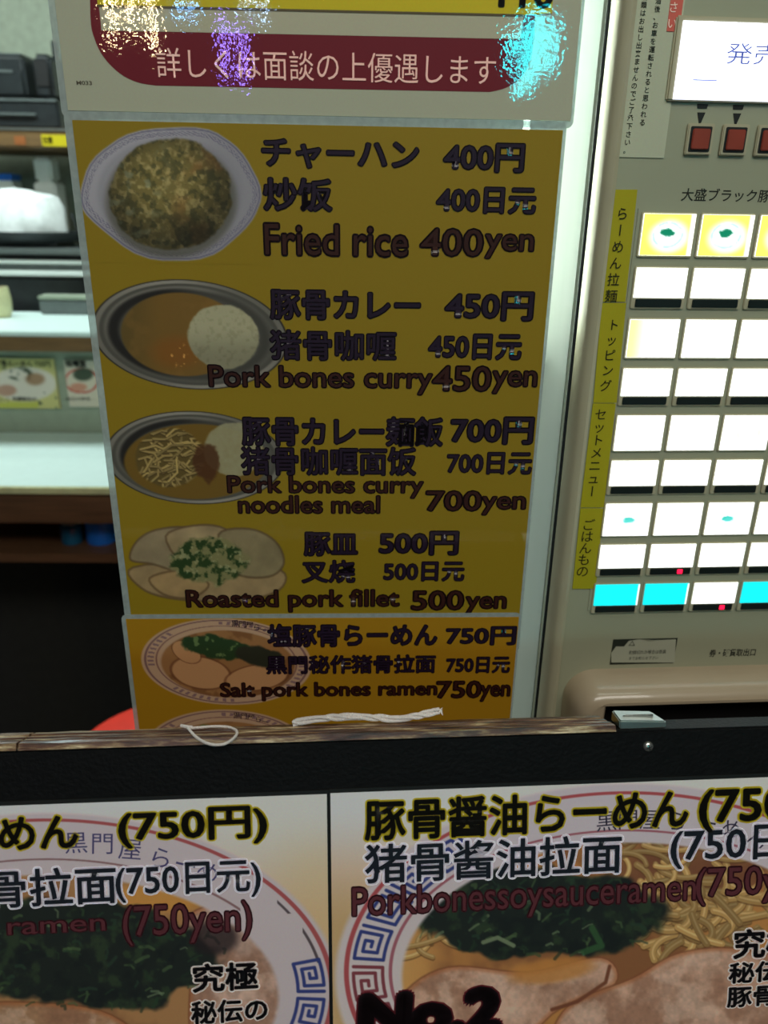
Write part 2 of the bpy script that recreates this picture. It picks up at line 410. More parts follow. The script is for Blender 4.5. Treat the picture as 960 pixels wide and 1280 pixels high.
B('leg_panel', R_-.04, R_, dC+.005, 1.79, 0, zt-.013, 'dark_wood', t)
B('back_panel', -2.56, R_-.04, 1.76, 1.785, 0, zt-.013, 'dark_wall', t)
_, zsh = IN.loc(60, 692, dC+.03); _, zsb = IN.loc(60, 703, dC+.03)
B('under_shelf', -2.56, R_-.04, dC+.03, 1.76, zsb, zsh, 'dark_wood', t)
# parcels of the under shelf
u0, u1, z0, z1 = ipx(dC+.06, 66, 657, 100, 690)
t = Thing('glass_jar', 'dim teal glass jar on the dark shelf under the counter, left of the blue tin', 'jar', IN, ((u0+u1)/2, dC+.09, zsh))
lathe('jar_body', [(.001, zsh), (.02, zsh), (.022, zsh+.004), (.022, z1-.012), (.016, z1-.006), (.001, z1-.006)], (u0+u1)/2, dC+.09, 'blue_can', t)
lathe('lid', [(.001, z1-.006), (.019, z1-.006), (.019, z1), (.001, z1)], (u0+u1)/2, dC+.09, 'grey_plastic', t)
u0, u1, z0, z1 = ipx(dC+.06, 97, 655, 140, 690)
t = Thing('blue_tin', 'blue round tin on the dark shelf under the counter, beside the menu sheet edge', 'tin', IN, ((u0+u1)/2, dC+.1, zsh))
lathe('tin_body', [(.001, zsh), (.03, zsh), (.031, zsh+.003), (.031, z1-.008), (.03, z1-.005), (.001, z1-.005)], (u0+u1)/2, dC+.1, 'blue_box', t)
lathe('lid', [(.001, z1-.005), (.032, z1-.005), (.032, z1), (.001, z1)], (u0+u1)/2, dC+.1, 'blue_can', t)

# raised ledge at the back of the worktop
t = Thing('counter_ledge', 'raised white serving ledge with a brown wooden edge above the worktop', 'ledge', IN, (-1.2, 1.9, 0))
_, zl = IN.loc(60, 415, 1.70); _, zw1 = IN.loc(60, 418, 1.70); _, zw0 = IN.loc(60, 440, 1.70)
B('ledge_top', -2.6, R_, 1.70, 2.04, zl-.01, zl, 'white_laminate', t, .002)
B('wooden_edge', -2.6, R_, 1.705, 1.73, zw0, zl-.011, 'brown_wood', t)
B('panel', -2.6, R_, 1.795, 1.83, 0, zl-.011, 'pale_green_grey', t)
_, zr = IN.loc(60, 549, 1.785)
for nm, lab, x0, x1, y0, y1, yel in (('menu_card', 'small yellow menu card with a noodle bowl, under the ledge at the photo\'s left edge', -22, 75, 448, 511, 1),
                                 ('menu_card', 'small pale menu card with a red-rimmed bowl, under the ledge beside the menu sheet', 79, 138, 450, 509, 0)):
    u0, u1, z0, z1 = ipx(1.785, x0, y0, x1, y1)
    if yel: u0 -= .05
    tt = Thing(nm, lab, 'menu card', IN, ((u0+u1)/2, 1.785, z0))
    ink_box('card', u0, u1, 1.785, 1.7945, z0, z1, lin((206, 196, 140) if yel else (214, 204, 184)), PAPER, tt)
    def pt(X, Y, yel=yel, x0=x0, x1=x1, y0=y0, y1=y1):
        g = np.full((len(X), 3), (206., 198, 130) if yel else (216., 206, 186))
        if yel:
            g = over(g, (222, 214, 200), 1-sst(ell(X, Y, 30, 480, 42, 22), .9, 1.05))
            g = over(g, (60, 72, 56), (1-sst(ell(X, Y, 22, 466, 22, 10, 12), .7, 1.1))*sst(fbm(X, Y, 9), .3, .6))
            g = over(g, (150, 112, 80), (1-sst(ell(X, Y, 44, 474, 14, 9), .6, 1.1))*.8)
            g = over(g, (190, 150, 130), (1-sst(ell(X, Y, 8, 488, 14, 8), .7, 1.1)))
            g = over(g, (70, 80, 66), sst(fbm(X, Y, 7), .55, .7)*((X > 48) & (Y > 490) & (X < 72)))
            g = over(g, (196, 196, 90), ((Y > 503) & (X < 48))*1.)
        else:
            r = ell(X, Y, 102, 476, 22, 16); g = over(g, (200, 80, 70), ((r > .86) & (r < 1))*1.)
            g = over(g, (70, 82, 66), (1-sst(ell(X, Y, 104, 468, 14, 9), .7, 1.1)))
            g = over(g, (210, 150, 126), (1-sst(ell(X, Y, 98, 484, 12, 6), .7, 1.1)))
        return g
    grid_print('bowl_picture', IN, axis(u0+.001, u1-.001, .0022), axis(z1-.001, z0+.001, .0022), 1.7845, pt, 1, PAPER, tt)
    G = dict(material=PAPER, name='lettering')
    if yel:
        text(tt, IN, 1.784, '塩豚骨らーめん 750円', -14, 450, 63, 458, [(.02, (30, 30, 26))], 1, **G)
        text(tt, IN, 1.784, '究極秘伝の', 16, 496, 46, 501, [(.03, (40, 40, 36))], 1, **G)
        text(tt, IN, 1.784, '豚骨スープ', -8, 497, 12, 503, [(.0, (60, 50, 46))], 1, **G)
    else:
        text(tt, IN, 1.784, '味噌豚', 83, 450, 108, 459, [(.035, (30, 30, 26))], 1, **G)
        text(tt, IN, 1.784, '秘伝の豚骨', 83, 496, 113, 501, [(.0, (40, 40, 36))], 1, **G)

# refrigerated glass case standing behind the ledge, rails on its front
dK = 2.12
_, zk = IN.loc(40, 312, dK)
t = Thing('steel_kitchen_unit', 'long stainless kitchen unit with two bright front rails behind the ledge', 'kitchen unit', IN, (-1.2, dK+.2, 0))
B('carcass', -2.6, R_, dK+.03, 2.6, 0, zk-.012, 'dark_recess', t)
B('top', -2.6, R_, dK, 2.6, zk-.012, zk, 'steel', t, .002)
for y0, y1 in ((325, 331), (338, 346)):
    a, b_, z0, z1 = ipx(dK, 0, y0, 80, y1); B('rail', -2.6, R_, dK+.005, dK+.03, z0, z1, 'white_plastic', t, .003)
a, b_, z0, z1 = ipx(dK+.01, 0, 331, 80, 338); B('rail_web', -2.6, R_, dK+.015, dK+.03, z0, z1, 'grey_plastic', t)
a, b_, z0, z1 = ipx(dK+.01, 0, 349, 80, 392); B('front_panel', -2.6, R_, dK+.02, dK+.03, z0-.02, z1, 'black_plastic', t)
u0, u1, z0, z1 = ipx(2.0, 50, 369, 122, 389)
t = Thing('grey_container', 'small pale grey container with a rounded lid on the ledge, beside the menu sheet', 'container', IN, ((u0+u1)/2, 2.0, zl))
B('body', u0, u1, 1.985, 2.035, zl, z1-.008, 'grey_plastic', t, .004); B('lid', u0-.002, u1+.002, 1.983, 2.037, z1-.0085, z1, 'pale_green_grey', t, .003)
u0, u1, z0, z1 = ipx(1.9, -24, 360, 6, 400)
t = Thing('cream_pot', 'cream round pot on the ledge, cut by the photo\'s left edge', 'pot', IN, ((u0+u1)/2, 1.93, zl))
lathe('pot_body', [(.001, zl), (.022, zl), (.028, zl+.012), (.03, zl+.04), (.026, z1), (.022, z1), (.02, z1-.01), (.001, z1-.01)], (u0+u1)/2, 1.93, 'cream_edge', t)
lathe('lid', [(.001, z1-.0095), (.0195, z1-.0095), (.0195, z1-.002), (.006, z1+.002), (.005, z1+.008), (.001, z1+.009)], (u0+u1)/2, 1.93, 'brown_wood', t)

# tray with white things on the unit
dT = 2.18
u0, u1, z0, z1 = ipx(dT, -60, 272, 84, 296)
t = Thing('serving_tray', 'dark oval serving tray carrying a heap of white cloths', 'tray', IN, ((u0+u1)/2, dT+.14, zk))
cu, cb, ru, rb = (u0+u1)/2, dT+.14, (u1-u0)/2, .14
E_ = lambda s, z, n=40: [(cu+ru*s*math.cos(2*math.pi*k/n), cb+rb*s*math.sin(2*math.pi*k/n), z) for k in range(n)]
zt0 = zk+.014
loft('tray_body', [E_(.05, zk+.014), E_(.86, zk+.014), E_(1, zk+.034), E_(1, zk+.04), E_(.96, zk+.04), E_(.84, zk+.02), E_(.05, zk+.02)], 'black_plastic', t, True, True)
B('foot', cu-ru*.6, cu+ru*.6, cb-rb*.5, cb+rb*.5, zk, zk+.0145, 'black_plastic', t)
def heap(name, lab, cx, cy, rx, ry, z0, z1, seed, m='cloth_white', cat='cloth'):
    t = Thing(name, lab, cat, IN, (cx, cy, z0)); n = 36; rings = []
    rr = np.random.default_rng(seed)
    ph = rr.random(4)*6
    for s, zz in ((.02, 0), (.9, 0), (1, .12), (.99, .3), (.95, .62), (.84, .84), (.5, .93), (.02, .96)):
        rings.append([(cx+rx*s*(1+.07*math.sin(3*a+ph[0])+.04*math.sin(7*a+ph[1]+zz*5))*math.cos(a), cy+ry*s*math.sin(a)*(1+.05*math.sin(5*a+ph[2])),
                       z0+(z1-z0)*(zz+((.09*math.sin(4*a+ph[3]+6*zz)+.04*math.sin(9*a+ph[0])) if .1 < zz else 0))) for a in [2*math.pi*k/n for k in range(n)]])
    loft('cloth_fold', rings, m, t, True, True)
    return t
u0, u1, z0, z1 = ipx(dT+.1, -40, 238, 76, 284)
heap('white_cloth', 'rumpled heap of white cloths on the dark oval tray', (u0+u1)/2, dT+.13, (u1-u0)/2, .085, zk+.02, z1, 3)
u0, u1, z0, z1 = ipx(dT+.3, 42, 226, 72, 243)
zz1 = IN.loc(50, 196, dT+.3)[1]; zz2 = IN.loc(50, 222, dT+.3)[1]
t = Thing('white_tub', 'white plastic tub with a narrower lid behind the tray of cloths', 'tub', IN, ((u0+u1)/2, dT+.33, zk))
B('tub_body', u0, u1, dT+.29, dT+.37, zk, zz2-.012, 'white_plastic', t, .006)
B('lid', u0+.006, u1-.008, dT+.295, dT+.365, zz2-.0125, zz1, 'white_plastic', t, .008)
u0, u1, z0, z1 = ipx(dT+.31, -40, 216, 20, 262)
t = Thing('paper_packet', 'white packet with a blue top band, at the photo\'s left edge behind the cloths', 'packet', IN, ((u0+u1)/2, dT+.34, zk))
zb = z1-.018
B('packet_body', u0, u1, dT+.31, dT+.38, zk, zb, 'white_plastic', t, .004); B('blue_band', u0-.001, u1+.001, dT+.309, dT+.381, zb-.0005, z1, 'blue_box', t, .003)
u0, u1, z0, z1 = ipx(dT+.05, 62, 252, 82, 282)
t = Thing('metal_ladle', 'small dark ladle standing at the right end of the oval tray', 'ladle', IN, ((u0+u1)/2, dT+.15, zk+.02))
lathe('bowl', [(.002, zk+.02), (.016, zk+.024), (.02, zk+.036), (.018, zk+.036), (.014, zk+.027), (.002, zk+.024)], (u0+u1)/2, dT+.15, 'grey_plastic', t)
tube('handle', [((u0+u1)/2+.015, dT+.15, zk+.034), ((u0+u1)/2+.004, dT+.155, zk+.07), ((u0+u1)/2-.004, dT+.16, zk+.085)], .003, 'black_plastic', t)

# upper shelf with the printer
dS = 2.3
u0, u1, z0, z1 = ipx(dS, 0, 159, 80, 184)
t = Thing('kitchen_shelf', 'brown wooden kitchen shelf board carrying the black machines', 'shelf', IN, (-1.2, 2.5, z0))
B('board', -2.6, R_, dS, 2.7495, z0, z1, 'brown_wood', t, .002)
zS = z1
B('front_strip', -2.6, R_, dS-.004, dS+.001, z1-.006, z1-.001, 'steel', t)
a0, a1, c0, c1 = ipx(dS-.004, 51, 168, 84, 183)
ink_box('yellow_label', a0, a1, dS-.003, dS+.0005, c0, c1, lin((206, 186, 30)), PAPER, t)
text(t, IN, dS-.0035, '注意', 54, 171, 66, 179, [(.03, (30, 28, 16))], 1, material=PAPER)
a0, a1, c0, c1 = ipx(dS-.004, 17, 170, 32, 181)
ink_box('red_mark', a0, a1, dS-.003, dS+.0005, c0, c1, lin((156, 92, 50)), PAPER, t)
u0, u1, z0, z1 = ipx(dS+.03, -90, 120, 76, 158)
t = Thing('drawer_unit', 'wide black low drawer unit on the kitchen shelf, under the black printer', 'drawer unit', IN, ((u0+u1)/2, dS+.15, zS))  # low drawer unit that the printer stands on
B('drawer_case', u0, u1, dS+.03, dS+.36, zS, z1, 'black_plastic', t, .006)
B('silver_strip', u0+.004, u1-.002, dS+.026, dS+.031, z1-.008, z1-.002, 'grey_plastic', t)
B('handle', u0+.05, u1-.06, dS+.02, dS+.031, zS+.03, zS+.038, 'grey_plastic', t, .002)
zD = z1
u0, u1, z0, z1 = ipx(dS+.04, -90, 62, 34, 118)
t = Thing('printer', 'black boxy printer with a silver top edge on the drawer unit', 'printer', IN, ((u0+u1)/2, dS+.15, zD))
B('printer_body', u0, u1, dS+.04, dS+.3, zD, z1-.006, 'black_plastic', t, .01, 3)
B('cover', u0+.01, u1-.01, dS+.06, dS+.28, z1-.0065, z1, 'grey_plastic', t, .003)
B('paper_slot', u0+.03, u1-.03, dS+.037, dS+.041, zD+.06, zD+.066, 'grey_plastic', t)
u0, u1, z0, z1 = ipx(dS+.06, 37, 66, 68, 118)
t = Thing('card_reader', 'black upright device between the printer and the recruitment notice', 'device', IN, ((u0+u1)/2, dS+.12, zD))
B('device_body', u0, u1, dS+.06, dS+.2, zD, z1, 'black_plastic', t, .012, 3)
B('screen_panel', u0+.008, u1-.008, dS+.057, dS+.0605, zD+.03, z1-.015, 'dark_recess', t, .002)
u0, u1, z0, z1 = ipx(dS+.1, 60, 48, 76, 66)
B('antenna', u0-.002, u0+.01, dS+.12, dS+.14, zD+.03, z1, 'black_plastic', t, .003)

# red stool
su, sb, sz = None, None, .62
fx = IN.floor(206, 936, sz); su, sb = fx[0], fx[1]; rs = .158
t = Thing('round_stool', 'round red vinyl stool in the dark behind the wooden rail', 'stool', IN, (su, sb, 0))
lathe('seat', [(.001, sz-.055), (rs-.015, sz-.055), (rs-.004, sz-.045), (rs, sz-.03), (rs-.003, sz-.012), (rs-.02, sz-.002), (.05, sz), (.001, sz)], su, sb, 'red_vinyl', t, 48)
lathe('seat_band', [(rs-.006, sz-.062), (rs+.001, sz-.06), (rs+.001, sz-.05), (rs-.006, sz-.048)], su, sb, 'chrome', t, 48, False)
lathe('post', [(.001, .02), (.022, .02), (.022, sz-.055), (.001, sz-.055)], su, sb, 'chrome', t)
lathe('base', [(.001, 0), (.17, 0), (.17, .008), (.05, .022), (.001, .022)], su, sb, 'chrome', t, 40)

# ------------------------------------------------------------------ milky strip beside the machine and an unseen tube added behind it for the glow
uL, uR = SH.loc(640, 890)[0]-.02, SH.loc(672, 890)[0]
t = Thing('milky_panel', 'narrow milky acrylic panel lit from behind, between the menu sheets and the ticket machine', 'panel', SH, ((uL+uR)/2, .006, 0))
B('acrylic', uL, uR-.0015, .0035, .0075, 0, 2.2, MILKY, t, .0008)
B('edge_strip', uR-.0040, uR-.0026, .0015, .0035, 0, 2.2, 'pale_green_grey', t)
B('seam', uR-.0015, uR, .002, .026, 0, 2.2, 'seam_black', t)  # dark seam, made deep enough to block light leaking from the added tube
t = Thing('added_glow_tube', 'unseen upright tube added behind the milky panel to make it glow', 'lamp', SH, ((uL+uR)/2, .07, 1.36))
lathe('tube', [(.001, 1.37), (.0115, 1.37), (.0115, 2.05), (.001, 2.05)], (uL+uR)/2, .07, glow('tube_glow', (238, 255, 246), 22), t)
lathe('end_cap', [(.001, 1.35), (.013, 1.35), (.013, 1.372), (.001, 1.372)], (uL+uR)/2, .07, 'steel', t)
B('bracket', (uL+uR)/2-.004, (uL+uR)/2+.004, .0075, .07, 1.352, 1.36, 'steel', t)

# ------------------------------------------------------------------ hanging menu sheets
GS = 2.3
def sheet(label, px_l, px_r, ytop_or_z1, z0, b, ink, margin, border=LAM, cat='menu sheet', name='menu_sheet'):
    u0 = SH.loc(*px_l, b)[0]; u1 = SH.loc(*px_r, b)[0]; z1 = ytop_or_z1
    t = Thing(name, label, cat, SH, ((u0+u1)/2, b, z0-margin))
    ink_box('printed_sheet', u0, u1, b, b+.0005, z0, z1, lin(ink)*GS, PRINT, t)
    o = prism('laminate_border', rrect(u0-margin, u1+margin*.45, z0-margin, z1+margin, .004), b+.0005, b+.0010, border, t)
    return t, u0, u1
DK = (17, 8, 15); PUR = (24, 12, 27); MAR = (22, 6, 9); MAI = (38, 14, 9)
KJ = [(.058, DK), (.016, PUR)]; KT = [(.05, DK), (.012, PUR)]; EN = [(.05, MAR), (.004, MAI)]; NU = [(.05, MAR), (.004, MAI)]
# 1. recruitment notice, its lower part in view
b1 = .0021
zA = SH.loc(90, 138, b1)[1]
t, uA0, uA1 = sheet('white recruitment notice with a yellow and dark red box, hanging above the yellow menus', (78, 80), (720, 80), zA+.40, zA, b1, (134, 134, 116), .004, name='recruitment_notice', cat='notice')
L = lambda x, y, b=b1: SH.loc(x, y, b)
def band(name, pts, colr, k, par=t, b=b1, gain=GS, material=PRINT, fr=SH):
    P = [fr.loc(x, y, b) for x, y in pts]; n = len(P)
    bm = bmesh.new(); f = bm.faces.new([bm.verts.new((p[0], b-.00012*k, p[1])) for p in P]); bmesh.ops.triangulate(bm, faces=[f])
    me = bpy.data.meshes.new(name); bm.to_mesh(me); bm.free(); set_ink(me, lin(colr)*gain); return link(name, me, material, par)
zt_ = lambda y: y
cornL = [tuple(p) for p in catmull([(113, -60), (113, 20), (118, 48), (130, 72), (150, 92), (172, 103), (195, 107)], 4)]
cornR = [tuple(p) for p in catmull([(612, 115), (632, 110), (650, 98), (662, 78), (667, 50), (669, 20), (673, -60)], 4)]
band('red_box', cornL+cornR, (84, 15, 25), 1)
band('white_field', [(124, 8), (127, 38), (650, 49), (655, 18)], (140, 136, 116), 2)
band('yellow_field', [(120, -60), (122, 7), (655, 19), (690, 17), (694, -60)], (156, 140, 22), 3)
band('rule', [(122, 6), (122, 9), (654, 21), (654, 18)], (70, 60, 40), 4)
text(t, SH, b1-.0004, '詳しくは面談の上優遇します', 197, 59, 619, 97, [(-.002, (206, 160, 150))], GS)
text(t, SH, b1-.0005, '110', 624, -30, 690, 8, [(.03, (20, 18, 16))], GS)
text(t, SH, b1, 'M033', 96, 101, 115, 106, [(.02, (60, 56, 46))], GS)

# 2. large yellow menu with four dishes
YEL = (110, 90, 15)
def speck(X, Y, s, lo, hi, ox=0): return sst(fbm(X+ox, Y+ox*2, s), lo, hi)
def rice(X, Y):
    g = np.full((len(X), 3), YEL, float)
    octo = chaikin([(98, 246), (112, 199), (164, 162), (258, 157), (302, 186), (331, 240), (315, 280), (262, 326), (176, 326), (106, 270)])
    a = poly_in(X, Y, octo, 1.3)
    pl = np.full((len(X), 3), (132., 128, 134)); r = ell(X, Y, 213, 241, 117, 88)
    sh = sst((X+Y-330)/160., 0, 1); pl = pl*(1.0-.12*sh[:, None]); pl = over(pl, (108, 106, 112), (1-sst(np.abs(r-.74), 0, .08))*.5)
    d = seg(X, Y, octo+[octo[0]])
    pl = over(pl, (78, 74, 92), (1-sst(np.abs(d-2.5), .4, 1.6))*.75)
    ang = np.arctan2(Y-241, X-213)
    pl = over(pl, (84, 80, 96), (1-sst(np.abs(d-8), 2, 3.6))*(.35+.35*np.sign(np.sin(ang*74))*np.sign(np.sin(d*2.2))))
    g = over2(g, pl, a)
    rm = ell(X, Y, 213, 243, 76, 70)+.10*(fbm(X, Y, 16)-.5)
    sd = 1-sst(ell(X, Y, 214, 250, 82, 72), .93, 1.08); g = over(g, (62, 60, 50), sd*.7)
    n = fbm(X, Y, 6, 3); n2 = fbm(X+90, Y, 26, 3); ric = np.full((len(X), 3), (84., 74, 40))
    ric = over(ric, (122, 108, 68), sst(n, .42, .72)*.9); ric = over(ric, (52, 50, 28), sst(fbm(X+40, Y+9, 8, 4), .5, .66)*.75)
    ric = over(ric, (112, 74, 38), sst(n2, .45, .7)*.5*sst(X, 200, 240)); ric = over(ric, (104, 108, 88), sst(fbm(X+7, Y+70, 12, 3), .5, .7)*.55*(1-sst(X, 180, 220)))
    ric = over(ric, (40, 32, 18), sst(fbm(X+140, Y+9, 6, 2), .7, .8)); ric = over(ric, (30, 30, 16), sst(fbm(X+11, Y+99, 22, 3), .52, .62)*.55*sst(Y, 255, 300))
    ric *= (1.16-.52*sst(ell(X, Y, 206, 226, 80, 76), .3, 1.05))[:, None]
    return over2(g, ric, 1-sst(rm, .97, 1.03))
def dish_metal(X, Y, cx, cy, rx, ry, rot):
    r = ell(X, Y, cx, cy, rx, ry, rot); g = np.full((len(X), 3), YEL, float)
    m = np.full((len(X), 3), (62., 60, 54)); ang = np.arctan2(Y-cy, X-cx)
    m = over(m, (128, 122, 112), (1-sst(np.abs(r-.955), .015, .045))*(.35+.45*np.cos(ang+2.0)**2))
    m = over(m, (30, 26, 24), (1-sst(np.abs(r-.995), .0, .02)))
    m = over(m, (104, 100, 92), (1-sst(np.abs(r-.84), .01, .06))*(.2+.6*sst(-np.sin(ang+.5), .1, .9)))
    m = over(m, (24, 22, 20), (1-sst(np.abs(r-.78), .02, .09))*(.25+.7*sst(-np.cos(ang-.2), -.2, .9)))
    return over2(g, m, 1-sst(r, .99, 1.012)), r
def curry(X, Y):
    g, r = dish_metal(X, Y, 237, 418, 123, 68, 6)
    cm = ell(X, Y, 228, 418, 77, 52, 5); n = fbm(X, Y, 30, 4)
    c = np.full((len(X), 3), (92., 68, 28)); c = over(c, (72, 58, 26), sst(205-X, 0, 50)*.8); c = over(c, (104, 62, 20), (1-sst(ell(X, Y, 222, 440, 36, 22), .4, 1.3))*.7); c = over(c, (112, 80, 38), sst(n, .5, .7)*.3)
    c = over(c, (168, 120, 60), sst(fbm(X, Y, 5), .66, .75)*(1-sst(ell(X, Y, 228, 445, 20, 16), .7, 1.1)))
    g = over2(g, c, 1-sst(cm, .97, 1.03))
    rm = ell(X, Y, 279, 421, 45, 40, 12)+.07*(fbm(X, Y, 10)-.5)
    w = np.full((len(X), 3), (128., 123, 98)); w = over(w, (108, 103, 78), sst(fbm(X, Y, 5, 3), .45, .7)*.5); w *= (1.06-.22*sst((Y-405)/45, 0, 1))[:, None]
    return over2(g, w, 1-sst(rm, .96, 1.04))
def curry_noodle(X, Y):
    g, r = dish_metal(X, Y, 243, 572, 112, 58, 3)
    c = np.full((len(X), 3), (88., 66, 22)); m = 1-sst(ell(X, Y, 245, 577, 90, 47), .97, 1.03); g = over2(g, c, m)
    nd = np.full((len(X), 3), (74., 60, 28)); rr = np.random.default_rng(5)
    for q in range(80):
        x, y, th = 212+42*(rr.random()*2-1), 572+34*(rr.random()*2-1), -.9+rr.random()*1.2+(1.9 if rr.random() < .35 else 0); l = 9+rr.random()*12
        p = [(x, y), (x+l*math.cos(th)+2, y+l*math.sin(th)), (x+1.8*l*math.cos(th+.3), y+1.8*l*math.sin(th+.3))]
        nd = stroke(nd, X, Y, [(a, c+1.4) for a, c in p], 1.3, (52, 40, 18), 1.4, .7); nd = stroke(nd, X, Y, p, 1.25, np.array((128, 108, 64))*(.8+.35*rr.random()), 1.2)
    g = over2(g, nd, 1-sst(ell(X, Y, 212, 572, 46, 38)+.12*(fbm(X, Y, 12)-.5), .9, 1.0))
    g = over(g, (122, 117, 90), (1-sst(ell(X, Y, 292, 562, 38, 34)+.1*(fbm(X, Y, 10)-.5), .94, 1.03))*(.8+.2*fbm(X, Y, 6)))
    g = over(g, (58, 32, 14), (1-sst(ell(X, Y, 258, 578, 18, 26, -12)+.5*(fbm(X, Y, 9)-.5), .75, 1.05))*.85)
    return g
def pork(X, Y):
    g = np.full((len(X), 3), YEL, float); n = fbm(X, Y, 22)
    def sl(g, pts, colr, k=1.):
        a = poly_in(X, Y, smooth_poly(pts, 5), 1.6); d = seg(X, Y, smooth_poly(pts, 5)+[smooth_poly(pts, 5)[0]])
        im = np.full((len(X), 3), colr, float)*(.84+.32*n)[:, None]; im = over(im, (64, 46, 28), (1-sst(d, .5, 4))*.75); return over2(g, im, a)
    g = sl(g, [(166, 708), (176, 736), (220, 750), (300, 752), (350, 738), (352, 712), (280, 700)], (118, 98, 68))
    g = sl(g, [(162, 700), (170, 676), (196, 661), (238, 660), (250, 690), (232, 716), (190, 706)], (112, 98, 74))
    g = sl(g, [(206, 670), (250, 655), (286, 664), (280, 700), (236, 712)], (124, 106, 76))
    g = sl(g, [(272, 668), (312, 660), (345, 676), (356, 704), (336, 722), (292, 716)], (104, 92, 66))
    g = sl(g, [(186, 722), (230, 712), (262, 730), (240, 748), (204, 744)], (126, 102, 68))
    m = 1-sst(ell(X, Y, 262, 702, 54, 32)+.5*(fbm(X, Y, 13)-.5), .8, 1.0)
    s = np.full((len(X), 3), (98., 94, 60)); s = over(s, (30, 46, 20), sst(fbm(X+30, Y, 8), .42, .58)); s = over(s, (120, 118, 84), sst(fbm(X, Y+60, 6), .6, .74)*.8)
    return over2(g, s, m)
zB1 = SH.loc(90, 150, 0.0009)[1]; zB0 = SH.loc(150, 768, .0009)[1]-.03
t, uB0, uB1 = sheet('large yellow menu sheet with four printed dishes, fried rice at its top', (90, 150), (705, 150), zB1, zB0, .0009, YEL, .0048)
def pic(par, nm, lab, fn, x0, y0, x1, y1, b, step=PXM, gain=GS, mat_=PRINT, fr=SH, clamp=-9):
    u0, z1 = fr.loc(x0, y0, b); u1, z0 = fr.loc(x1, y1, b); ua = fr.loc(x0, y1, b)[0]; ub = fr.loc(x1, y0, b)[0]
    o = grid_print(nm, fr, axis(max(min(u0, ua), clamp), max(u1, ub), step), axis(z1, z0, step), b-.0001, fn, gain, mat_, par); o['label'] = lab
bb = .0009
pic(t, 'dish_picture', 'printed eight-sided plate of fried rice', rice, 96, 151, 334, 331, bb, clamp=uB0)
pic(t, 'dish_picture', 'printed oval steel dish of curry with rice', curry, 112, 347, 362, 489, bb, clamp=uB0)
pic(t, 'dish_picture', 'printed oval steel dish of curry noodles', curry_noodle, 129, 512, 358, 632, bb, clamp=uB0)
pic(t, 'dish_picture', 'printed plate-less pork slices with green onion', pork, 160, 653, 358, 756, bb, clamp=uB0)
def S(s, x0, yt, x1, yb, lay, **k): text(t, SH, bb-.0002, s, x0, yt, x1, yb, lay, GS, **k)
S('チャーハン', 329, 174, 522, 208, KJ); S('400円', 555, 179, 653, 213, KJ, name='price_lettering')
S('炒饭', 331, 223, 414, 262, KJ); S('400日元', 546, 234, 668, 265, KJ, name='price_lettering')
S('Fried rice', 332, 280, 509, 318, EN); S('400', 526, 286, 602, 319, NU, name='price_lettering'); S('yen', 606, 293, 665, 322, NU, name='price_lettering')
S('豚骨カレー', 339, 363, 524, 398, KJ); S('450円', 557, 365, 664, 399, KJ, name='price_lettering')
S('猪骨咖喱', 339, 413, 494, 449, KT); S('450日元', 536, 418, 650, 448, KJ, name='price_lettering')
S('Pork bones curry', 263, 457, 539, 491, [(.05, MAR), (.004, MAI)]); S('450', 541, 458, 612, 488, NU, name='price_lettering'); S('yen', 615, 464, 669, 491, NU, name='price_lettering')
S('豚骨カレー麺飯', 304, 521, 552, 556, KJ); S('700円', 564, 522, 664, 554, KJ, name='price_lettering')
S('猪骨咖喱面饭', 303, 559, 519, 593, KT); S('700日元', 559, 566, 663, 592, KT, name='price_lettering')
S('Pork bones curry', 286, 595, 528, 622, EN); S('noodles meal', 299, 620, 474, 641, EN); S('700', 533, 614, 600, 638, NU, name='price_lettering'); S('yen', 602, 621, 655, 643, NU, name='price_lettering')
S('豚皿', 381, 666, 446, 694, KJ); S('500円', 475, 665, 571, 693, KJ, name='price_lettering')
S('叉烧', 378, 701, 443, 728, KT); S('500日元', 480, 703, 579, 726, KT, name='price_lettering')
S('Roasted pork fillet', 235, 738, 498, 765, EN); S('500', 515, 739, 578, 762, NU, name='price_lettering'); S('yen', 582, 746, 631, 767, NU, name='price_lettering')

